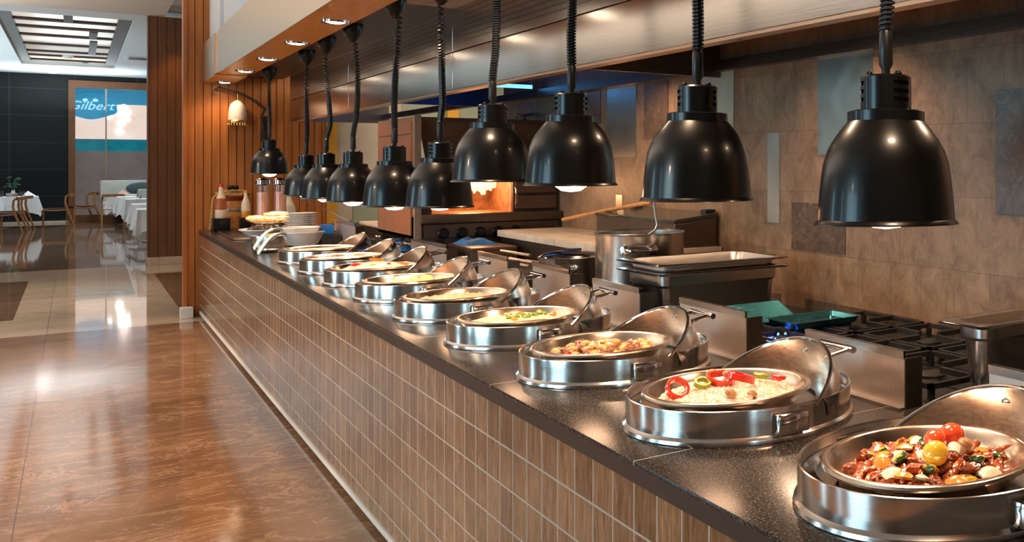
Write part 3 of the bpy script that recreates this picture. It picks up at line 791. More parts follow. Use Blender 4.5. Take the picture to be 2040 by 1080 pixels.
tomato('yellow_tomato', M['tomyel'], P1(.012, -.075, 1.020), .026, 'yellow cherry tomato on top of the glazed meat')
tomato('red_tomato', M['tomred'], P1(.012, .005, 1.022), .024, 'red cherry tomato behind the yellow tomato on the glazed meat')
tomato('red_tomato', M['tomred'], P1(.046, .045, 1.020), .028, 'large red tomato half at the back of the glazed meat')
def mushroom(loc, rz, s, label):
    t = thing('mushroom', label, 'mushroom', loc, rz); t.scale = (s, s, s); t.rotation_euler = (.5, .4, rz)
    MB().lathe([(.0, .014), (.008, .013), (.015, .008), (.0175, .0), (.016, -.004), (.006, -.004)], n=20).build('cap', M['mush'], t)
    MB().lathe([(.007, -.003), (.006, -.014), (.005, -.018), (0, -.018)], n=12).build('stalk', M['onion'], t)
mushroom(P1(.072, -.03, 1.022), .5, 1.05, 'whole small mushroom right of the yellow tomato on the glazed meat')

# dish 2 : rice
mound(1, .996, .972, .183, .006, 2, 'cooked_rice', M['rice'], 'white rice bed under the red pepper rings in the second dish', 'rice', 60, 72, 2600)
def ring(r0, r1, h, lobes, mat, loc, rot, label, name='pepper_ring', part=1.):
    b = MB(); n = 48; vs = []; fs = []
    for k in range(n + 1):
        a = 2 * PI * part * k / n; q = 1 + .09 * math.cos(lobes * a)
        for (r, z) in ((r0, h / 2), (r0, -h / 2), (r1, -h / 2), (r1, h / 2)): vs.append((r * q * math.cos(a), r * q * math.sin(a), z))
    for k in range(n):
        for j in range(4): fs.append((k * 4 + j, (k + 1) * 4 + j, (k + 1) * 4 + (j + 1) % 4, k * 4 + (j + 1) % 4))
    b.add(vs, fs)
    o = b.build(name, mat, loc=loc, bev=.0015); o.rotation_euler = rot
    return tag(o, label, 'pepper')
cx, cy = pan_c(1)
def P2(u, d, dz=0): return (cx + .747 * u + .664 * d, cy - .664 * u + .747 * d, 1.000 + dz)
ring(.038, .031, .019, 3, M['pepred'], P2(-.020, .015, .012), (.20, -.12, .3), 'left of the two overlapping red pepper rings at the centre of the rice')
ring(.037, .030, .018, 3, M['pepred'], P2(.028, .022, .014), (.28, .1, 1.2), 'right of the two overlapping red pepper rings on the rice')
ring(.034, .025, .014, 2, M['pepred'], P2(-.118, -.060, .002), (.55, -.45, .8), 'red pepper ring lying at the front left of the rice')
ring(.023, .015, .013, 2, M['pepgreen'], P2(-.063, -.020, .008), (.4, -.1, .4), 'green pepper ring left of the overlapping red rings on the rice')
for k, (u_, d_, rz, m_, lb, nm) in enumerate(((.073, .075, -.9, 'pepgreen', 'green pepper strip at the back of the rice', 'pepper_strip'), (.122, .05, -1.1, 'pepred', 'short red pepper strip at the right of the rice', 'pepper_strip'))):
    o = MB().blob((0, 0, 0), .024, .0095, .007, .25, 3, k, 16, 9, 0, None, .25).build(nm, M[m_], loc=P2(u_, d_, .006)); o.rotation_euler = (.4, .1, rz); tag(o, lb, 'pepper')
mushroom(P2(.026, -.095, -.004), .2, .95, 'small brown mushroom at the front edge of the rice')
mushroom(P2(.080, -.090, -.006), 1.2, .8, 'small brown mushroom half buried at the right front of the rice')
mushroom(P2(-.062, .090, .006), 2.2, 1.0, 'pale mushroom at the back left of the rice')
mushroom(P2(-.006, .022, .018), .2, .9, 'small mushroom sitting inside the overlapping red pepper rings')

# dish 3 : meatballs and potatoes
rnd = random.Random(9)
zf3 = lambda q: .966 + .016 * (1 - q ** 2)
pr = protos(3, lambda k: MB().blob((0, 0, 0), .017, .016, .014, .25, 2.6, k, 16, 10), 'meatball', M['ball'], 'meatball')
scatter(pr, pan_pts(2, 54, .16, 31, .024), zf3, 'browned meatball in the third chafing dish', 'meatballs in the third dish', rnd, (.8, 1.2), .5)
pr = protos(2, lambda k: MB().blob((0, 0, 0), .018, .014, .010, .25, 2, k, 14, 9), 'potato_piece', M['potato'], 'potato')
scatter(pr, pan_pts(2, 26, .16, 33, .034), lambda q: zf3(q) + .009, 'golden potato piece among the meatballs', 'potato pieces in the third dish', rnd, (.8, 1.15), .5)
pr = protos(1, petal, 'pepper_chunk', M['pepred'], 'pepper')
scatter(pr, pan_pts(2, 6, .15, 35, .05), lambda q: zf3(q) + .014, 'red pepper chunk among the meatballs in the third dish', 'red pepper chunks in the third dish', rnd, (.6, .9), .5)
# dish 4 : gratin
mound(3, .992, .974, .183, .006, 7, 'creamy_gratin', M['gratin'], 'creamy gratin filling the fourth chafing dish', 'gratin', 18)
pr = protos(2, lambda k: MB().blob((0, 0, 0), .010, .006, .004, .5, 3, k, 10, 7), 'herb_leaf', simple('fresh_herb', (.20, .32, .03), .4, var=.4, nscale=40), 'herb')
rnd = random.Random(12); cx, cy = pan_c(3)
scatter(pr, [(cx + .03 + rnd.uniform(-.075, .07), cy + rnd.gauss(0, .03), .3) for _ in range(42)], lambda q: .993, 'green herb leaf on the creamy gratin', 'herb leaves on the gratin', rnd, (.6, 1.3), .6)
pr = protos(2, lambda k: MB().blob((0, 0, 0), .016, .013, .010, .35, 3, k, 12, 8), 'tomato_piece', M['pepora'], 'tomato')
scatter(pr, [(cx + .12, cy - .03, 0), (cx - .03, cy + .05, 0), (cx - .04, cy - .07, 0), (cx + .02, cy + .07, 0), (cx + .10, cy + .06, 0)], lambda q: .990, 'browned tomato piece on the creamy gratin', 'tomato pieces on the gratin', rnd, (.8, 1.3), .3)
# dish 5 : noodles
mound(4, .990, .972, .180, .012, 5, 'pale_noodles', M['pale'], 'pale noodles piled in the fifth chafing dish', 'noodles', 42, 64, 0)
# dish 6 : dumplings
rnd = random.Random(14); cx, cy = pan_c(5)
pr = protos(2, lambda k: MB().blob((0, 0, 0), .030, .022, .018, .3, 2.2, k, 16, 10), 'dumpling', M['potato'], 'dumpling')
scatter(pr, [(cx + .02 + .055 * math.cos(a) * q, cy - .02 + .06 * math.sin(a) * q, 0) for a, q in ((0, 0), (.4, 1), (1.5, 1), (2.6, 1), (3.8, 1), (4.9, 1), (.9, 1.9), (2.1, 1.9), (3.3, 1.8), (5.6, 1.8), (0, 1.9))], lambda q: .972 + rnd.uniform(0, .012), 'golden dumpling in the sixth chafing dish', 'golden dumplings', rnd, (.85, 1.2), .4)
# dish 7 : rice with pepper
mound(6, 1.018, .975, .183, .006, 8, 'cooked_rice', M['rice'], 'heaped white rice in the seventh chafing dish', 'rice', 60, 64, 700)
cx, cy = pan_c(6)
for k, (dx, dy, dz, rz, m_, lb) in enumerate(((-.09, -.02, .002, .4, 'pepred', 'long red pepper strip at the left of the heaped rice'), (.06, -.05, .0, 1.5, 'pepred', 'short red pepper strip at the front of the heaped rice'), (.02, .05, .02, .2, 'pepora', 'orange pepper slice on top of the heaped rice'), (.14, .02, -.01, -.3, 'pepora', 'orange pepper slice at the right of the heaped rice'), (-.01, -.07, -.002, .7, 'pepgreen', 'green pepper strip at the front of the heaped rice'))):
    o = MB().blob((0, 0, 0), .04, .014, .009, .25, 3, k, 16, 9, 0, None, .25).build('pepper_strip', M[m_], loc=(cx + dx, cy + dy, 1.005 + dz)); o.rotation_euler = (.4, .1, rz); tag(o, lb, 'pepper')
# dishes 8, 9 : broth
for i, lb in ((7, 'orange broth filling the eighth chafing dish'), (8, 'pale soup filling the farthest lidded chafing dish')):
    mound(i, .984, .983, .186, .0006, i, 'hot_broth', M['broth'] if i == 7 else M['pale'], lb, 'soup', 10, 48)

# ------------------------------------------------------------------ splash guards on the back of the counter
def guard(y0, y1, label, zt=1.075):
    t = thing('splash_guard', label, 'splash guard', (1.715, y0, .90), 0, 'steel splash guards behind the dishes')
    h = zt - .90; l = y1 - y0
    MB().box(0, .004, 0, l, .006, h).build('front_sheet', M['guard'], t)
    b = MB(); b.box(-.003, .004, 0, l, h - .022, h - .002); b.box(-.004, .012, 0, l, h - .004, h); b.build('top_fold', M['steel'], t)
    MB().box(-.018, .004, 0, l, 0, .006).build('foot_lip', M['steel'], t)
    MB().box(.004, .066, 0, .004, .0, h - .022).build('side_flange', M['dark_steel'], t)
    MB().box(.004, .066, l - .004, l, .0, h - .022).build('side_flange', M['dark_steel'], t)
guard(1.24, 1.70, 'steel splash guard at the right edge, before the small deep pan', 1.077)
guard(2.03, 2.51, 'large steel splash guard right of the rice dish, in front of the burners', 1.062)
guard(2.87, 3.35, 'steel splash guard in front of the blue-lit lid, behind the meatball dish')
guard(3.70, 4.17, 'steel splash guard before the stacked deep pan, behind the gratin dish')
guard(4.44, 4.92, 'steel splash guard before the wide pan handle, behind the noodle dish', 1.09)
guard(5.30, 5.79, 'steel splash guard below the brown board, behind the dumpling dish', 1.085)
guard(6.42, 7.25, 'wide steel splash guard behind the dish of heaped rice', 1.08)
guard(9.0, 9.85, 'farthest steel splash guard, beside the blue brush handle', 1.09)

# ------------------------------------------------------------------ cooking line
rg = thing('gas_range', 'dark gas range with cast iron burner grates along the tiled wall', 'range', (1.82, 0, 0))
XR = 1.82
MB().box(0, XW - XR - .012, .2, 4.57, 0, .885).build('body', M['dark_steel'], rg)
MB().rbox(0.0, XW - XR - .012, .2, 4.57, .885, .893, .003).build('hob_top', M['castiron'], rg)
def grate(x0, x1, y0, y1, z):
    b = MB(); t = .016; n = 2
    b.box(x0, x1, y0, y0 + t, z - .016, z); b.box(x0, x1, y1 - t, y1, z - .016, z); b.box(x0, x0 + t, y0, y1, z - .016, z); b.box(x1 - t, x1, y0, y1, z - .016, z)
    xm, ym = (x0 + x1) / 2, (y0 + y1) / 2
    b.box(x0, xm - .05, ym - t / 2, ym + t / 2, z - .014, z + .004); b.box(xm + .05, x1, ym - t / 2, ym + t / 2, z - .014, z + .004)
    b.box(xm - t / 2, xm + t / 2, y0, ym - .05, z - .014, z + .004); b.box(xm - t / 2, xm + t / 2, ym + .05, y1, z - .014, z + .004)
    for (x, y) in ((x0 + .01, y0 + .01), (x1 - .026, y0 + .01), (x0 + .01, y1 - .026), (x1 - .026, y1 - .026)): b.box(x, x + .016, y, y + .016, .893, z - .014)
    b.build('burner_grate', M['castiron'], rg)
    MB().lathe([(.06, .893), (.062, .905), (.045, .912), (.045, .92), (.03, .926), (0, .926)], (xm, ym, 0), 24).build('burner_cap', M['castiron'], rg)
for y0 in (.75, 1.15, 1.55, 2.06, 2.48, 2.9):
    for x0 in (.02, .385): grate(x0, x0 + .35, y0, y0 + .39, .945)
M['flame'] = simple('blue_flame', (.1, .3, 1), .3, emit=(.05, .16, 1), est=6)
b = MB()
for k in range(14):
    a = 2 * PI * k / 14; b.blob((.195 + .062 * math.cos(a), 3.095 + .062 * math.sin(a), .918), .005, .005, .012, 0, nu=8, nv=6)
b.build('gas_flame', M['flame'], rg)
MB().tube([(.03, 2.66, .955), (.03, 3.1, .955), (.05, 3.14, .95)], .006).build('grate_rail', M['polish'], rg)

def gn_pan(name, label, loc, hx, hy, depth, mat, cat='pan', group=None, wall=.0025):
    t = thing(name, label, cat, loc, 0, group)
    z = depth
    b = MB()
    e = .022
    b.rloft([(hx - .034 - e, hy - .034 - e, .045, 0), (hx - .030 - e, hy - .030 - e, .05, .012), (hx - .020 - e, hy - .020 - e, .05, z * .72), (hx - .011 - e, hy - .011 - e, .05, z * .77), (hx - .010 - e, hy - .010 - e, .05, z - .004)], cap0=True)
    b.rloft([(hx - .012 - e, hy - .012 - e, .048, z - .002), (hx - .0225 - e, hy - .0225 - e, .048, z * .72), (hx - .036 - e, hy - .036 - e, .043, .006)], cap1=True)
    b.build('body', mat, t)
    r = MB(); r.rloft([(hx - .034, hy - .034, .048, z - .006), (hx - .030, hy - .030, .05, z), (hx - .002, hy - .002, .022, z), (hx + .003, hy + .003, .024, z - .003), (hx, hy, .022, z - .008), (hx - .004, hy - .004, .022, z - .008), (hx - .006, hy - .006, .022, z - .005), (hx - .032, hy - .032, .05, z - .008)]); r.build('rolled_rim', M['polish'], t)
    return t
gn_pan('deep_pan', 'deep rectangular steel pan with a second pan nested in it, before the stockpot', (2.08, 3.84, .897), .315, .21, .232, M['pansteel'])
gn_pan('nested_pan', 'shallow steel pan nested in the deep pan before the stockpot', (2.08, 3.84, 1.094), .315, .21, .074, M['dull'])
for k in range(9):
    pts = [(-.04 + .012 * q + .01 * math.sin(q * 1.7 + k), .01 * math.cos(q * 1.1 + 2 * k), .004 * abs(math.sin(q + k))) for q in range(4)]
    o = MB().tube(pts, .0035, 6).build('noodle_scrap', M['onion'], loc=(2.02 + .018 * k, 3.70 + .006 * (k % 3), 1.112)); tag(o, 'pale noodle scrap lying inside the nested pan', 'noodle', 'noodle scraps in the nested pan')
gn_pan('deep_pan', 'small deep steel pan at the far right edge behind the splash guard', (2.11, 1.945, .949), .26, .10, .185, M['steel'])
# stockpot
def pot(name, label, loc, r, h, hand_z, hand_angles, mat, wall=.004, flare=.0):
    t = thing(name, label, 'pot', loc)
    MB().lathe([(0, 0), (r - .012, 0), (r, .012), (r, h - .014), (r + .004 + flare, h - .006), (r + .005 + flare, h - .002), (r + .001, h), (r - wall, h - .006), (r - wall, .02), (r - .02, .008), (0, .008)], n=72).build('body', mat, t)
    for a in hand_angles:
        hb = MB(); pts = []
        for k in range(13):
            q = k / 12 * 2 - 1; off = .034 * (1 - q ** 4); aa = a + q * .30
            pts.append(((r + .002 + off) * math.cos(aa), (r + .002 + off) * math.sin(aa), hand_z))
        hb.tube(pts, .0075, 10)
        for q in (-.30, .30):
            M_ = Matrix.Translation(((r + .002) * math.cos(a + q), (r + .002) * math.sin(a + q), hand_z)) @ Matrix.Rotation(a + q, 4, 'Z') @ Matrix.Rotation(R(90), 4, 'Y')
            hb.lathe([(.024, -.002), (.024, .003), (.012, .006), (.0, .006)], n=18, M=M_)
        hb.build('handle', M['polish'], t)
    return t
pot('stockpot', 'tall brushed steel stockpot behind the stacked pans with a ladle hooked inside', (2.02, 4.35, .90), .203, .358, .285, (R(244), R(64)), M['steel'])
o = MB().tube([(2.068, 4.318, 1.46), (2.072, 4.312, 1.40), (2.078, 4.306, 1.33), (2.083, 4.298, 1.29), (2.075, 4.305, 1.265), (2.05, 4.32, 1.245), (2.0, 4.34, 1.10)], [.006, .0055, .0052, .005, .005, .005, .005], 10)
o.lathe([(.0, -.06), (.03, -.052), (.048, -.02), (.05, 0), (.047, 0), (.045, -.02), (.028, -.048), (0, -.056)], (1.98, 4.36, 1.10), 24)
ld = o.build('ladle', M['dull']); tag(ld, 'steel ladle with curved handle standing in the tall stockpot', 'ladle')
MB().tube([(2.0665, 4.32, 1.452), (2.071, 4.3135, 1.405)], .010, 10).build('handle_grip', M['blackrub'], ld)
t = pot('wide_pan', 'wide low steel pan with a rolled rim, left of the stockpot', (1.955, 5.03, .893), .163, .205, .145, (R(238), R(58)), M['steel'])
o = MB().lathe([(0, .022), (.09, .019), (.14, .010), (.158, .0), (.160, -.002), (.14, .006), (.0, .016)], (0, 0, 0), 56).build('round_cover', M['polish'], loc=(1.955, 5.03, 1.101)); tag(o, 'shallow steel lid lying on the wide low pan', 'cover')
MB().rbox(-.05, .05, -.012, .012, .022, .034, .004).build('lid_grip', M['bluesteel'], o)
# blue reflecting pan lid and tray beside the big pan
o = MB(); o.rloft([(.17, .12, .03, 0), (.165, .115, .03, .004), (.06, .05, .02, .05), (.05, .04, .02, .052)], cap1=True); o.rloft([(.168, .118, .03, .001), (.06, .05, .02, .046)])
M['tealsteel'] = steel('teal_film_steel', (.07, .30, .38), .25, (3, 3, 30), .12, .02)  # teal colour stands in for blue light reflected by the steel
b = MB(); b.add([(0, 0, .0), (.32, 0, .0), (.32, .02, .012), (.29, .10, .070), (.03, .10, .070), (0, .02, .012), (0, .17, 0), (.32, .17, 0)], [(0, 1, 2, 5), (5, 2, 3, 4), (4, 3, 7, 6), (0, 6, 7, 1), (0, 5, 4, 6), (1, 7, 3, 2)])
o = b.build('sheet_metal_cover', M['tealsteel'], loc=(1.87, 3.26, .953), bev=.004); tag(o, 'teal tinted folded steel cover leaning beside the burners', 'cover')
o = MB().rloft([(.15, .09, .02, 0), (.16, .10, .02, .022), (.165, .105, .02, .024), (.155, .095, .02, .022), (.145, .085, .02, .004)], cap0=True, cap1=True).build('shallow_tray', M['tealsteel'], loc=(2.19, 3.15, .951)); tag(o, 'teal tinted shallow tray resting on the burner grate', 'tray')
# griddle counter and fryer cabinet
o = MB().box(1.825, 2.10, 4.60, 5.24, 0, .893).build('pan_cabinet', M['dark_steel']); tag(o, 'low dark cabinet carrying the wide low pan', 'cabinet')
t = thing('worktop_cabinet', 'low cabinet with pale marble slabs before the oven', 'cabinet', (2.12, 4.58, 0))
MB().box(.02, .465, 0, 2.15, 0, 1.095).build('body', M['dark_steel'], t)
MB().rbox(0, .47, -.0, 1.14, 1.095, 1.138, .004).build('marble_slab', M['board'], t); MB().rbox(0, .47, 1.147, 2.17, 1.095, 1.138, .004).build('marble_slab', M['board'], t)
t = thing('counter_fryer', 'dark steel cabinet with a sloping lid standing on the slab by the tiled wall', 'fryer', (2.335, 4.62, 1.138))
MB().box(0, .245, 0, 1.0, 0, .13).build('body', M['dark_steel'], t, bev=.003)
b = MB(); b.add([(-.008, -.008, .130), (.25, -.008, .160), (.25, 1.008, .160), (-.008, 1.008, .130), (-.008, -.008, .150), (.25, -.008, .182), (.25, 1.008, .182), (-.008, 1.008, .150)], [(0, 1, 2, 3), (4, 5, 6, 7), (0, 1, 5, 4), (1, 2, 6, 5), (2, 3, 7, 6), (3, 0, 4, 7)])
b.build('sloping_lid', simple('smoked_lid', (.05, .045, .035), .15, var=.2), t, bev=.004)
for sy in (0, 1.0 - .004): pass
b = MB(); b.add([(0, 0, .129), (.245, 0, .129), (.245, 0, .159), (0, .996, .129), (.245, .996, .129), (.245, .996, .159)], [(0, 1, 2), (3, 5, 4), (0, 2, 5, 3), (1, 4, 5, 2), (0, 3, 4, 1)]); b.build('side_cheek', M['dark_steel'], t)
for y in (.02, .9): MB().rbox(.19, .25, y, y + .06, .172, .198, .005).build('hinge', M['castiron'], t)
o = MB().tube([(2.40, 6.32, 1.215), (2.38, 5.6, 1.300), (2.36, 4.93, 1.372)], .0125, 10).build('peel_handle', M['honeywood']); tag(o, 'long wooden peel handle laid from the oven ledge to the fryer lid', 'peel')
for k, (x, y) in enumerate(((1.93, 6.1), (2.0, 5.85), (1.90, 5.95), (1.97, 6.2))):
    o = MB().tube([(0, 0, 0), (.02, -.45, .004)], .009, 8).build('tong', M['dull'], loc=(x, y, .988 + .018 * k)); tag(o, 'steel tong in the bundle on the shelf below the marble slab', 'tongs', 'tongs below the slab')
o = MB().box(1.83, 2.10, 5.26, 6.28, 0, .978).build('shelf_cabinet', M['dark_steel']); tag(o, 'narrow dark cabinet carrying the tongs below the marble slab', 'cabinet')
# charbroiler oven with open fire
ov = thing('fire_oven', 'large brown oven with open flames and a row of black knobs', 'oven', (1.65, 6.9, 0))
W = 2.59 - 1.65
b = MB(); b.box(.18, W, .0, 1.0, 0, 1.09); b.box(0, W, 0, 1.0, 1.09, 1.235); b.build('body', M['dark_steel'], ov)
MB().box(.05, W, -.02, 0, 1.09, 1.185).build('control_panel', M['dark_steel'], ov, bev=.004)
MB().rbox(.03, W, -.06, .02, 1.19, 1.25, .006).build('front_shelf', M['dark_steel'], ov)
MB().box(0, .025, 0, 1.0, 1.09, 1.89).build('side_panel', M['framewood'], ov)
b = MB(); b.box(-.006, .0, .06, .96, 1.11, 1.76); b.box(-.006, 0, .06, .96, 1.78, 1.86); b.build('side_door', simple('brown_door_laminate', (.20, .070, .030), .4, var=.12), ov)
b = MB(); b.box(-.004, .035, -.03, .0, 1.09, 1.90); b.build('corner_post', M['dull'], ov)
MB().box(.025, W, 0, 1.0, 1.86, 1.89).build('top', M['dark_steel'], ov)
M['soot'] = simple('brown_soot_steel', (.055, .025, .015), .5, var=.3)
b = MB(); b.add([(.025, -.005, 1.86), (W, -.005, 1.86), (W, .12, 1.50), (.12, .12, 1.50), (.025, .02, 1.88), (W, .02, 1.88), (W, .14, 1.50), (.12, .14, 1.50)], [(0, 1, 2, 3), (4, 7, 6, 5), (0, 3, 7, 4), (3, 2, 6, 7)]); b.build('canopy', M['soot'], ov)
MB().box(.025, .10, .0, .06, 1.25, 1.55).build('fire_surround', M['soot'], ov); MB().box(.63, W, .02, .06, 1.25, 1.50).build('fire_surround', M['soot'], ov)
b = MB(); b.box(.64, .92, .0, .02, 1.27, 1.36); b.box(.64, .92, .0, .02, 1.38, 1.48); b.build('side_drawer', simple('brown_drawer', (.12, .055, .035), .35, var=.1), ov)
MB().tube([(.635, -.01, 1.30), (.635, -.03, 1.31), (.635, -.03, 1.41), (.635, -.01, 1.42)], .006).build('door_handle', M['polish'], ov)
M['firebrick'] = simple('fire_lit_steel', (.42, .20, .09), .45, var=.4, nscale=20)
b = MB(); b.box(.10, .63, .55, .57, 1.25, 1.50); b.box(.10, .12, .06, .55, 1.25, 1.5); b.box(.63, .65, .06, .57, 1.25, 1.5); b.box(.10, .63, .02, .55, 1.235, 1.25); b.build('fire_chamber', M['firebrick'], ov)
M['fire'] = simple('open_flame', (1, .6, .3), .4, emit=(1, .55, .28), est=1.6, var=.2)
b = MB(); rnd = random.Random(5)
for k in range(30):
    x = .36 + .25 * rnd.random(); b.blob((x, .30 + .15 * rnd.random(), 1.42 + .05 * rnd.random()), .022, .012, .028 + .03 * rnd.random(), .5, 3, k, 10, 8)
b.build('flame', M['fire'], ov)
l = bpy.data.lights.new('fire_light', 'POINT'); l.energy = 5; l.color = (1, .5, .22); l.shadow_soft_size = .08
o = bpy.data.objects.new('fire_light', l); COL.objects.link(o); o.location = (2.05, 7.1, 1.42)
for k in range(5):
    MB().lathe([(.036, 0), (.036, -.006), (.030, -.012), (.027, -.030), (.0, -.032)], n=24, M=Matrix.Translation((.17 + .115 * k, -.02, 1.12)) @ Matrix.Rotation(R(-90), 4, 'X')).build('knob', M['black'], ov)
# things between counter and oven
o = MB().rbox(0, .27, 0, .50, 0, .02, .004).build('serving_board', M['brownboard'], loc=(1.83, 6.3, 1.04)); tag(o, 'dark brown flat board lying before the oven', 'board')
t = thing('side_cabinet', 'dark steel cabinet carrying the boards and the blue cloth', 'cabinet', (1.82, 6.52, 0))
MB().box(0, .74, 1.42, 5.2, 0, .93).build('body', M['dark_steel'], t); MB().box(0, .74, 1.42, 5.2, .93, .955).build('top', M['castiron'], t)
o = MB().rbox(1.825, 2.10, 6.30, 6.82, .0, 1.038, .004).build('low_cabinet', M['dark_steel']); tag(o, 'narrow dark cabinet under the brown board', 'cabinet')
def fold_shape(sx, sy, h, seed):
    b = MB(); rnd_ = seed
    f1 = lambda u, v: ((u - .5) * sx, (v - .5) * sy, h * (1 - abs(2 * u - 1) ** 6) * (1 - abs(2 * v - 1) ** 6) * (.8 + .5 * noise.noise(Vector((u * 4, v * 4, seed)))))
    b.grid(f1, 24, 24); b.grid(lambda u, v: ((u - .5) * sx, (v - .5) * sy, 0), 1, 1); return b
for k, (x, y, z, sx, sy, lb) in enumerate(((1.735, 7.66, .90, .13, .62, 'blue folded cloth under the other one, beside the wide splash guard'), (1.735, 7.70, .972, .13, .55, 'blue folded cloth on top of the other, beside the wide splash guard'), (1.95, 6.66, 1.06, .2, .28, 'small blue folded cloth on the brown board before the oven knobs'))):
    tag(fold_shape(sx, sy, .072 if k < 2 else .04, k + 1).build('folded_cloth', M['blue'], loc=(x, y, z)), lb, 'cloth')  # blue shapes stand in for blue light reflected on steel
o = MB().rbox(-.17, .17, -.42, .42, 0, .03, .012).build('cutting_board', M['board'], loc=(2.05, 9.30, 1.045), rz=-.0); tag(o, 'pale cutting board with rounded edges left of the oven', 'cutting board')
o = MB().box(-.16, .16, -.40, .40, 0, .089).build('board_rack', M['dark_steel'], loc=(2.05, 9.30, .956)); tag(o, 'dark box under the pale cutting board', 'box')

# ------------------------------------------------------------------ far end of the counter
def bowlware(prof, n=40): return MB().lathe(prof, n=n)
o0 = None
for k in range(15):
    z = .90 + .0175 * k
    if k == 0:
        o0 = bowlware([(0, 0), (.07, 0), (.075, .004), (.118, .016), (.124, .0175), (.124, .0195), (.117, .0185), (.072, .007), (0, .007)], 48).build('dinner_plate', M['white'], loc=(1.44, 9.68, z)); o = o0
    else: o = inst(o0, (1.44 + .002 * math.sin(k * 3), 9.68 + .002 * math.cos(k * 5), z), (0, 0, k))
    tag(o, 'white plate in the tall stack beside the blue brush' if 0 < k < 14 else ('topmost white plate of the tall stack' if k else 'bottom white plate of the tall stack'), 'plate', 'stacked plates')
def spoon_bowl(label, loc, rz):
    b = MB()
    b.lathe([(0, 0), (.075, 0), (.10, .02), (.132, .085), (.140, .100), (.143, .102), (.141, .106), (.134, .104), (.094, .028), (.07, .010), (0, .010)], n=48, sx=1.0, sy=.85)
    t = b.build('serving_bowl', M['white'], loc=loc, rz=rz); tag(t, label, 'bowl', None)
    h = MB()
    def fn(u, v):
        q = v; x = -.115 - .20 * q; z = .098 + .035 * math.sin(q * PI * .8) - .145 * q * q; w = .035 - .012 * q
        return (x, (u - .5) * 2 * w, z - .010 * (1 - (2 * u - 1) ** 2))
    h.grid(fn, 8, 16); h.grid(lambda u, v: (fn(u, v)[0], fn(u, v)[1], fn(u, v)[2] - .007), 8, 16)
    h.build('spoon_handle', M['white'], t)
b1 = (1.315, 8.72, .952); spoon_bowl('lower white spoon-handled bowl resting over the farthest lidded chafing dish', b1, R(18)); spoon_bowl('upper white spoon-handled bowl nested in the lower one', (1.30, 8.80, .985), R(18))
o = MB().lathe([(.13, 0), (.135, .004), (.135, .048), (.131, .050), (.128, .047), (.128, .01), (0, .01)], n=48).build('bowl_stand', M['polish'], loc=(1.315, 8.72, .90)); tag(o, 'low round steel stand under the white spoon-handled bowls', 'stand')
# small round pot with yellow food
t = thing('round_dish', 'small deep round steel dish without lid at the far end of the row', 'chafing dish', (1.205, 9.42, .90))
MB().lathe([(.142, 0), (.144, .004), (.144, .100), (.140, .104), (.12, .103), (.11, .095), (.095, .075), (0, .070)], n=56).build('body', M['steel'], t)
rnd = random.Random(2)
pr = protos(2, lambda k: MB().blob((0, 0, 0), .022, .016, .013, .3, 2.5, k, 12, 8), 'fried_piece', M['tomyel'], 'fried food')
scatter(pr, [(1.215 + .055 * rnd.uniform(-1, 1), 9.42 + .05 * rnd.uniform(-1, 1), 0) for _ in range(16)], lambda q: .985 + rnd.uniform(0, .02), 'golden fried piece in the small deep round dish', 'fried pieces in the small dish', rnd, (.8, 1.1), .4)
o = MB().lathe([(0, 0), (.07, 0), (.08, .006), (.085, .02), (.081, .02), (.075, .008), (0, .006)], n=40).build('small_dish', M['steel'], loc=(1.10, 8.95, .90)); tag(o, 'small flat steel dish beside the deep round dish', 'dish')
# hot plate
t = thing('hot_plate', 'black rectangular hot plate with a steel frame at the far counter edge', 'hot plate', (1.105, 11.25, .90))
MB().box(-.05, .12, -.78, .9, 0, .018).build('body', M['black'], t)
b = MB(); b.box(-.055, -.047, -.785, .905, .004, .024); b.box(.117, .125, -.785, .905, .004, .024); b.box(-.047, .117, -.785, -.775, .004, .024); b.box(-.047, .117, .895, .905, .004, .024); b.build('steel_frame', M['polish'], t)
# white garnish bowl
t = MB().lathe([(0, 0), (.09, 0), (.12, .02), (.19, .08), (.215, .095), (.214, .100), (.186, .088), (.11, .028), (0, .012)], n=56, sx=.9, sy=1.1).build('garnish_bowl', M['white'], loc=(1.27, 10.40, .90)); tag(t, 'wide white oval bowl of dark salad before the bread', 'bowl')
rnd = random.Random(6)
pr = protos(3, lambda k: MB().blob((0, 0, 0), .028, .02, .014, .5, 3, k, 10, 7), 'salad_leaf', simple('dark_salad', (.10, .055, .04), .35, var=.8, nscale=40), 'salad')
scatter(pr, [(1.29 + .13 * rnd.uniform(-1, 1), 10.40 + .15 * rnd.uniform(-1, 1), 0) for _ in range(46)], lambda q: .985 + rnd.uniform(0, .025), 'dark salad piece in the wide white oval bowl', 'salad pieces in the white bowl', rnd, (.8, 1.3), .7)
# bread rack
t = thing('bread_stand', 'low steel stand carrying the bread loaves before the slat wall', 'stand', (1.45, 11.10, .90))
MB().rbox(-.20, .26, -.30, .30, .115, .130, .004).build('top_tray', M['polish'], t)
for sx in (-.17, .22):
    for sy in (-.27, .25): MB().box(sx, sx + .03, sy, sy + .03, 0, .115).build('leg', M['polish'], t)
for k, (x, y, z, l, rz, lb) in enumerate(((1.30, 11.28, 1.052, .075, -.5, 'short bread loaf at the left end of the bread stand'), (1.46, 11.32, 1.054, .11, -.6, 'bread loaf at the back of the bread stand'), (1.36, 10.98, 1.050, .15, -.55, 'long bread loaf at the front of the bread stand'), (1.54, 11.04, 1.052, .14, -.65, 'bread loaf at the right of the bread stand'), (1.47, 11.15, 1.088, .13, -.6, 'bread loaf lying on top of the others'))):
    o = MB().blob((0, 0, 0), l, .038, .031, .25, 3.2, k, 28, 14).build('bread_loaf', M['bread'], loc=(x, y, z), rz=rz); tag(o, lb, 'bread')
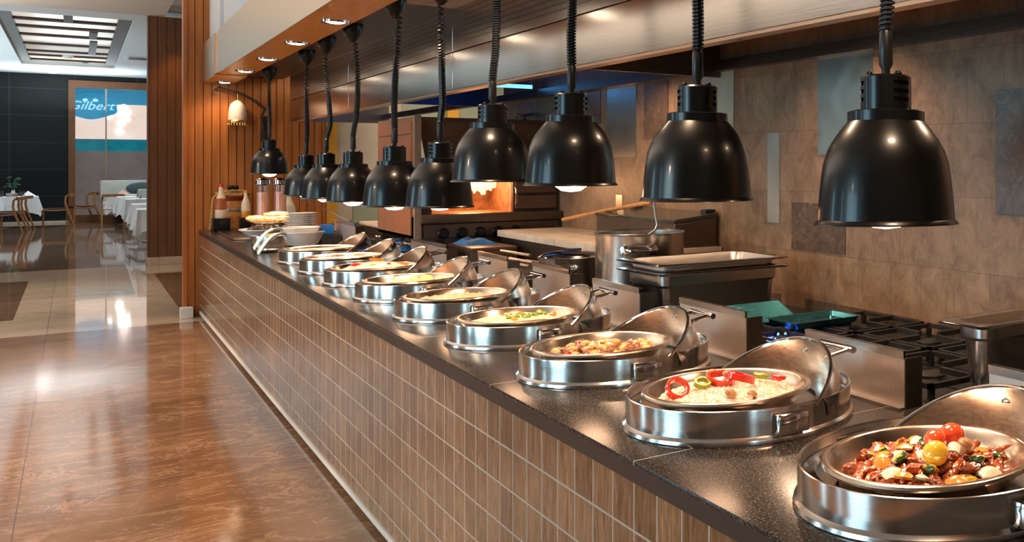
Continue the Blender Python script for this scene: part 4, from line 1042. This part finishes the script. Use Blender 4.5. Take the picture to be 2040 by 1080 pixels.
# glass dispensers
for k, (x, lb) in enumerate(((1.395, 'left of the two lit glass drink dispensers under the lone lamp'), (1.540, 'right of the two lit glass drink dispensers under the lone lamp'))):
    t = thing('drink_dispenser', lb, 'dispenser', (x, 11.55, .90))
    MB().lathe([(.06, 0), (.065, .01), (.065, .07), (.055, .08)], n=28, cap0=True).build('base', M['polish'], t)
    MB().lathe([(.052, .08), (.052, .47), (.049, .47), (.049, .085)], n=28).build('glass_body', M['glass'], t)
    MB().lathe([(0, .086), (.047, .086), (.047, .40), (0, .40)], n=28).build('drink', simple('pink_drink', (.80, .46, .34), .3, var=.1), t)
    MB().lathe([(.06, .47), (.068, .48), (.068, .52), (.055, .535), (.03, .545), (.0, .548)], n=28).build('lid', M['polish'], t)
def bottle(label, loc, lo, hi, cap, s=1.):
    t = thing('sauce_bottle', label, 'bottle', loc); t.scale = (s, s, s)
    MB().lathe([(0, 0), (.044, 0), (.048, .006), (.048, .085)], n=24).build('lower_contents', lo, t)
    MB().lathe([(.048, .085), (.048, .17), (.040, .20)], n=24).build('label_band', hi, t)
    MB().lathe([(.040, .20), (.022, .245), (.016, .30), (.016, .32)], n=24).build('neck', M['saucecream'], t)
    MB().lathe([(.018, .315), (.018, .345), (.0, .347)], n=20).build('cap', cap, t)
bottle('tall sauce bottle with red cap at the left, against the slat wall', (1.10, 12.0, 1.035), M['saucecream'], M['saucered'], M['capred'], 1.0)
o = MB().rbox(-.07, .07, -.10, .10, 0, .135, .006).build('bottle_block', M['black'], loc=(1.10, 12.02, .90)); tag(o, 'black block under the tall red-capped sauce bottle', 'block')
bottle('stubby orange sauce bottle beside the straw covered bowl', (1.30, 11.95, 1.035), M['pepora'], M['saucecream'], M['pepora'], .8)
o = MB().rbox(-.05, .05, -.08, .08, 0, .135, .006).build('bottle_block', M['black'], loc=(1.30, 12.14, .90)); bpy.data.objects[o.name].location = (1.30, 11.96, .90); tag(o, 'black block under the stubby orange sauce bottle', 'block')
bottle('red-capped sauce bottle partly behind the right drink dispenser', (1.71, 12.22, .90), M['saucecream'], M['lampglass'], M['capred'], 1.2)
t = thing('wooden_keg', 'small honey coloured wooden keg under the straw covered bowl', 'keg', (1.22, 12.25, .90))
MB().lathe([(0, 0), (.090, 0), (.105, .08), (.110, .15), (.105, .22), (.092, .30), (0, .30)], n=32).build('body', M['honeywood'], t)
MB().lathe([(.1095, .195), (.111, .20), (.1085, .222), (.106, .222)], n=32).build('hoop', M['dull'], t)
o = MB().lathe([(0, 0), (.07, .0), (.10, .02), (.14, .055), (.135, .058), (.09, .03), (0, .01)], n=36).build('clay_bowl', M['terra'], loc=(1.22, 12.25, 1.20)); tag(o, 'red clay bowl heaped with straw rope on the wooden keg', 'bowl')
b = MB(); rnd = random.Random(8)
for k in range(16):
    a0 = rnd.random() * 6.28; r_ = .06 + .09 * rnd.random(); zc = .05 + .05 * rnd.random()
    pts = [(r_ * math.cos(a0 + q * .5), r_ * .8 * math.sin(a0 + q * .5), zc + .015 * math.sin(q * 1.3 + k)) for q in range(11)]
    b.tube(pts, .010, 6)
b.tube([(-.13, -.05, .07), (-.17, -.08, .03), (-.18, -.10, -.08), (-.19, -.12, -.2), (-.20, -.14, -.29)], .011, 6)
o = b.build('straw_rope', M['rope'], loc=(1.22, 12.25, 1.20)); tag(o, 'tangle of straw rope hanging over the clay bowl', 'rope')
for k, (x, y) in enumerate(((1.20, 12.2), (1.245, 12.24))):
    o = MB().blob((0, 0, 0), .03, .03, .028, .2, 2, k, 16, 10).build('black_fruit', M['black'], loc=(x, y, 1.335)); tag(o, ('left' if k == 0 else 'right') + ' of two small black fruits on the straw rope', 'fruit')
# blue handled brush and skewers on a dark tray
o = MB().box(1.57, 1.80, 9.92, 10.76, .90, .985).build('skewer_grill', M['castiron']); tag(o, 'dark grill box carrying grilled skewers beside the plates', 'grill')
for k in range(5):
    t = thing('skewer', 'grilled red and orange skewer on the dark grill box beside the plates', 'skewer', (1.57, 10.0 + .15 * k, 1.0), 0, 'grilled skewers')
    MB().tube([(-.03, 0, 0), (.24, 0, .0)], .003, 6).build('stick', M['dull'], t)
    b = MB()
    for q in range(5): b.blob((.02 + .045 * q, 0, 0), .022, .018, .016, .3, 3, q + k, 10, 7)
    b.build('grilled_chunks', M['pepora'] if k % 2 else M['pepred'], t)
t = thing('basting_brush', 'blue headed brush with pale handle lying beside the plate stack', 'brush', (1.63, 9.72, 1.0), 0)
MB().rbox(-.05, .05, -.06, .06, -.03, .055, .01).build('head', simple('bright_blue_plastic', (.03, .20, .62), .4, var=.15), t)
MB().tube([(.04, 0, .0), (.075, .0, .0)], .016, 10).build('handle', M['board'], t)
o = MB().box(1.572, 1.705, 9.50, 9.88, .90, .969).build('brush_box', M['castiron']); tag(o, 'dark low box under the blue headed brush', 'box')
o = MB().tube([(1.62, 11.9, 1.30), (1.86, 9.95, 1.065)], .007, 8).build('steel_rod', M['polish']); tag(o, 'long thin steel rod leaning across behind the plate stack', 'rod')
# wall sconce
t = thing('wall_sconce', 'wrought iron wall lantern with a frosted bell shade on the slat wall', 'wall lamp', (1.49, YW, 2.0))
MB().tube([(.03, -.02, -.05), (.0, -.05, .08), (.03, -.06, .17), (-.05, -.07, .25), (-.17, -.08, .32), (-.28, -.08, .36), (-.37, -.08, .385), (-.40, -.08, .36), (-.375, -.08, .34)], [.012, .014, .015, .015, .014, .012, .010, .008, .006], 10).build('scroll_arm', M['iron'], t)
MB().rbox(-.0, .06, -.02, .0, -.18, .10, .005).build('wall_plate', M['iron'], t)
MB().tube([(-.21, -.08, .335), (-.21, -.08, .255)], .005, 8).build('chain', M['brass'], t)
MB().lathe([(.012, .255), (.028, .245), (.058, .215), (.074, .17), (.081, .11), (.083, .04), (.080, .04), (.076, .11), (.068, .168), (.05, .208), (.0, .24)], (-.21, -.08, 0), 32).build('lamp_shade', M['lampglass'], t)
b = MB(); b.lathe([(.0835, .045), (.090, .035), (.088, .015), (.085, .015), (.084, .04)], (-.21, -.08, 0), 32)
for k in range(22):
    a = 2 * PI * k / 22; b.blob((-.21 + .087 * math.cos(a), -.08 + .087 * math.sin(a), -.002), .009, .009, .016, 0, nu=8, nv=6)
b.build('beaded_brass_rim', M['brass'], t)
o = MB().tube([(2.36, 6.92, 1.892), (2.42, 7.2, 1.94), (2.5, 7.5, 1.96), (2.57, 7.75, 1.95)], .010, 8).build('gas_hose', M['blackrub']); tag(o, 'black hose lying on top of the fire oven', 'hose')

# ------------------------------------------------------------------ dining room
def draped(sx, sy, h, drop, seed, corner=.12):
    b = MB(); nu = 28
    per = []
    for k in range(4 * nu):
        s, q = divmod(k, nu); q = q / nu * 2 - 1
        p = ((q, -1), (1, q), (-q, 1), (-1, -q))[s]
        per.append((p[0] * sx, p[1] * sy, abs(q)))
    n = len(per); vs = []; fs = []
    lev = 7
    for j in range(lev + 1):
        t_ = j / lev
        for k, (x, y, q) in enumerate(per):
            wob = .035 * t_ * math.sin(k * .9 + seed) + .02 * t_ * math.sin(k * 2.3 + seed * 2)
            d = Vector((x, y, 0)).normalized() * (wob + .05 * t_)
            dz = drop * t_ * (1 + .45 * q ** 5)
            vs.append((x + d.x, y + d.y, h - dz))
    for j in range(lev):
        for k in range(n):
            l = (k + 1) % n; fs.append((j * n + k, (j + 1) * n + k, (j + 1) * n + l, j * n + l))
    fs.append(tuple(range(n)))
    b.add(vs, fs); return b
def dining_table(loc, sx, sy, lbl, lblc, drop=.34):
    t = thing('dining_table', lbl, 'table', loc)
    MB().box(-sx + .01, sx - .01, -sy + .01, sy - .01, .735, .765).build('tabletop', M['chairwood'], t)
    MB().lathe([(.25, 0), (.25, .015), (.04, .03), (.04, .735)], n=24, cap0=True).build('pedestal', M['dull'], t)
    o = draped(sx, sy, .772, drop, loc[1]).build('tablecloth', M['cloth'], loc=loc); tag(o, lblc, 'tablecloth')
def bent_chair(loc, rz, lbl, seatmat='beamwood'):
    t = thing('dining_chair', lbl, 'chair', loc, rz)
    for sy in (-.21, .21):
        MB().tube([(.23, sy, 0), (.225, sy, .22), (.22, sy, .43), (.20, sy, .45)], [.013, .017, .020, .018], 10).build('leg', M['chairwood'], t)
        MB().tube([(-.36, sy * 1.05, 0), (-.29, sy * 1.05, .22), (-.22, sy * 1.05, .44), (-.19, sy * 1.05, .60), (-.20, sy, .74), (-.24, sy * .98, .79)], [.013, .020, .024, .022, .022, .022], 10).build('leg', M['chairwood'], t)
        MB().tube([(-.23, sy, .42), (.0, sy, .40), (.22, sy, .42)], [.022, .018, .020], 8).build('side_rail', M['chairwood'], t)
    b = MB()
    def fn(u, v):
        a = (u - .5) * 2; return (-.24 - .10 * (1 - a * a), a * .215, .745 + .07 * v + .01 * (1 - a * a))
    b.grid(fn, 16, 3); b.grid(lambda u, v: (fn(u, v)[0] - .028, fn(u, v)[1], fn(u, v)[2]), 16, 3)
    b.grid(lambda u, v: (fn(u, 1)[0] - .028 * v, fn(u, 1)[1], fn(u, 1)[2]), 16, 1); b.grid(lambda u, v: (fn(u, 0)[0] - .028 * v, fn(u, 0)[1], fn(u, 0)[2]), 16, 1)
    b.build('backrest', M['chairwood'], t)
    MB().rbox(-.21, .23, -.22, .22, .425, .46, .015).build('seat', M[seatmat], t)
dining_table((-1.42, 32.9, 0), .72, .45, 'white clothed dining table in front of the dark slate wall', 'white cloth on the table before the dark slate wall')
bent_chair((-.38, 33.0, 0), R(180), 'bent oak chair with curved back, right of the table by the slate wall')
bent_chair((-1.22, 30.7, 0), R(170), 'bent oak chair at the left edge, nearer the viewer')
bent_chair((-1.12, 31.7, 0), R(172), 'bent oak chair at the left edge, just behind another like it')
# table setting
b = MB().lathe([(.035, 0), (.045, .01), (.05, .06), (.03, .14), (.034, .16)], n=20, cap0=True)
v = b.build('flower_vase', M['white'], loc=(-1.15, 32.8, .775)); tag(v, 'white vase with a small leafy plant on the left table', 'vase')
b = MB(); rnd = random.Random(4)
for k in range(26):
    a = rnd.random() * 6.28; q = .04 + .12 * rnd.random(); z = .22 + .28 * rnd.random()
    b.blob((q * math.cos(a), q * math.sin(a), z), .03, .02, .012, .3, 2, k, 8, 6)
b.build('foliage', M['leaf'], v)
b = MB()
for k in range(5):
    a = k * 1.3; b.tube([(0, 0, .12), (.05 * math.cos(a), .05 * math.sin(a), .28), (.10 * math.cos(a), .10 * math.sin(a), .42)], .005, 6)
b.build('stem', M['leaf'], v)
for k, (x, lb) in enumerate(((-1.36, 'water glass left of the vase on the table by the slate wall'), (-.98, 'water glass right of the vase on the table by the slate wall'))):
    o = MB().lathe([(0, 0), (.038, 0), (.042, .006), (.046, .15), (.043, .15), (.038, .01), (0, .01)], n=24).build('water_glass', M['glass'], loc=(x, 32.6, .775)); tag(o, lb, 'glass')
o = MB().rbox(-.11, .11, -.05, .05, 0, .09, .005).build('condiment_rack', M['dull'], loc=(-1.16, 32.55, .775)); tag(o, 'small condiment rack before the vase on the left table', 'rack')
b = MB(); b.add([(-.14, -.1, 0), (.14, -.1, 0), (.14, .1, 0), (-.14, .1, 0), (-.02, 0, .14)], [(0, 1, 4), (1, 2, 4), (2, 3, 4), (3, 0, 4), (0, 3, 2, 1)])
o = b.build('folded_napkin', M['cloth'], loc=(-.86, 32.75, .775)); tag(o, 'folded white napkin standing on the left table', 'napkin')
# banquette and right hand tables
t = thing('banquette', 'grey upholstered banquette bench under the far window', 'bench', (.95, 33.9, 0))
MB().rbox(-.45, 1.6, -.35, .35, .22, .56, .04).build('seat', M['sofa'], t)
MB().rbox(-.45, 1.6, .22, .42, .56, 1.14, .04).build('backrest', M['sofa'], t)
MB().box(-.15, 1.5, -.25, .3, 0, .22).build('plinth', M['beamwood'], t)
o = MB().blob((0, 0, 0), .34, .07, .16, .05, 2, 3, 24, 14).build('cushion', M['pillow'], loc=(1.36, 34.02, .92)); o.rotation_euler = (R(-12), 0, 0); tag(o, 'dark patterned cushion on the far grey banquette', 'cushion')
o = MB().rbox(-.10, .9, -.06, .06, 0, .98, .03).build('banquette_divider', M['sofa'], loc=(1.22, 29.9, 0)); tag(o, 'taupe padded divider panel between the clothed tables', 'divider')
TT = [(33.0, 'farthest white clothed table beside the grey banquette', .62), (31.0, 'second farthest white clothed table in the right row', .74), (28.9, 'third white clothed table in the right row, with a glass on it', .83), (25.2, 'fourth white clothed table in the right row', .82), (22.3, 'nearest white clothed table, half hidden by the wood pillar', .79)]
for k, (y, lb, x0) in enumerate(TT):
    dining_table((x0 + .45, y, 0), .42, .40, lb, 'white cloth of the ' + lb.replace('white clothed ', ''), .36)
o = MB().lathe([(0, 0), (.038, 0), (.042, .006), (.046, .15), (.043, .15), (.038, .01), (0, .01)], n=24).build('water_glass', M['glass'], loc=(1.10, 28.7, .775)); tag(o, 'water glass on the third white clothed table of the right row', 'glass')
b = MB(); b.add([(-.14, -.1, 0), (.14, -.1, 0), (.14, .1, 0), (-.14, .1, 0), (-.02, 0, .14)], [(0, 1, 4), (1, 2, 4), (2, 3, 4), (3, 0, 4), (0, 3, 2, 1)])
o = b.build('folded_napkin', M['peach'], loc=(.95, 32.9, .775)); tag(o, 'folded peach napkin on the farthest white clothed table', 'napkin')
bent_chair((.72, 32.1, 0), R(90), 'oak chair with peach back pad between the far clothed tables', 'peach')
bent_chair((.12, 34.3, 0), R(200), 'pale slim chair behind the far banquette end')

# ceiling lights of the dining room
for k, (x, y, z, lb) in enumerate(((-.62, 33.4, 4.0, 'larger lit downlight in the far ceiling by the slate wall'), (-.45, 34.4, 4.0, 'smaller lit downlight right of the larger one in the far ceiling'))):
    t = thing('ceiling_downlight', lb, 'downlight', (x, y, z))
    r = .14 if k == 0 else .07
    MB().lathe([(r, 0), (r + .02, -.012), (r + .035, -.008), (r + .035, 0)], n=28).build('trim_ring', M['ceil'], t); MB().lathe([(0, -.004), (r, -.004)], n=24).build('lens', M['cooldisc'], t)
t = thing('smoke_detector', 'small round smoke detector on the coffer beams', 'smoke detector', (-.12, 29.5, 4.06))
MB().lathe([(.10, 0), (.10, -.03), (.06, -.06), (0, -.06)], n=24).build('body', M['ceil'], t)
t = thing('ceiling_vent', 'flat white ceiling vent on the ceiling near the wood pillar', 'vent', (1.05, 28.2, 4.0))
MB().box(-.2, .25, -.35, .35, -.03, 0).build('frame', M['ceil'], t); MB().box(-.15, .2, -.3, .3, -.034, -.03).build('louvre', M['beamwood'], t)

# ------------------------------------------------------------------ light
w = bpy.data.worlds.new('world'); scene.world = w; w.use_nodes = True
bg = w.node_tree.nodes['Background']; bg.inputs['Color'].default_value = (.80, .64, .52, 1); bg.inputs['Strength'].default_value = .13
for y in (-1.2, 1.2, 3.6, 6.0, 8.4): spot('aisle_spot', (-1.25, y, 3.86), 440, 66, (1, .62, .36), .8, .1)
for y in (10.5, 15.5): spot('aisle_spot', (-1.0, y, 3.86), 330, 80, (1, .82, .66), .8, .1)
area('soffit_uplight', (-2.6, 12, 2.9), 420, 3, 14, (1, .90, .80), (R(180), 0, 0))  # hidden upward light added to brighten the soffit for reflections
for y in (.5, 2.5, 4.5, 6.5, 8.5, 10.5): spot('counter_spot', (-4.6, y, 2.75), (230 if y < 3 else 400), 30, (1, .80, .62), .7, .1, (0, R(-67), 0))  # unseen spots added at the left to brighten the tiled front
spot('pillar_spot', (1.2, 18.95, 3.85), 60, 70, (1, .5, .15), .8, .05)
for x_, y_ in ((-2, 22), (-2, 27), (1.5, 24), (1.5, 29), (-2.2, 31.5), (1.3, 32.5)): spot('dining_spot', (x_, y_, 3.9), 170, 110, (.90, .96, 1), .8, .1)
area('dining_light', (-.2, 33.0, 3.0), 70, 2, 1.5, (.80, .93, 1), (R(180), 0, 0))  # unseen upward fill added for the far dining ceiling
area('dining_uplight', (-.1, 26.5, 4.12), 42, 1.4, 10, (1, .93, .85), (R(180), 0, 0))  # unseen fill added to brighten the coffer
area('dining_uplight', (-2.6, 26.5, 1.2), 240, 2, 10, (.72, .92, 1), (R(180), 0, 0))  # unseen fill added to bounce off the dining ceiling
for y in (1.7, 3.3, 5.2): spot('hood_spot', (2.2, y, 2.24), 40, 140, (1, .66, .42), .7, .05)  # added spots standing in for heat lamp light bounced onto the wall
area('kitchen_light', (3.2, 10.5, 3.0), 90, 2, 2, (1, .85, .65))
scene.view_settings.view_transform = 'Standard'; scene.view_settings.look = 'None'
scene.view_settings.exposure = .35; scene.view_settings.gamma = 1
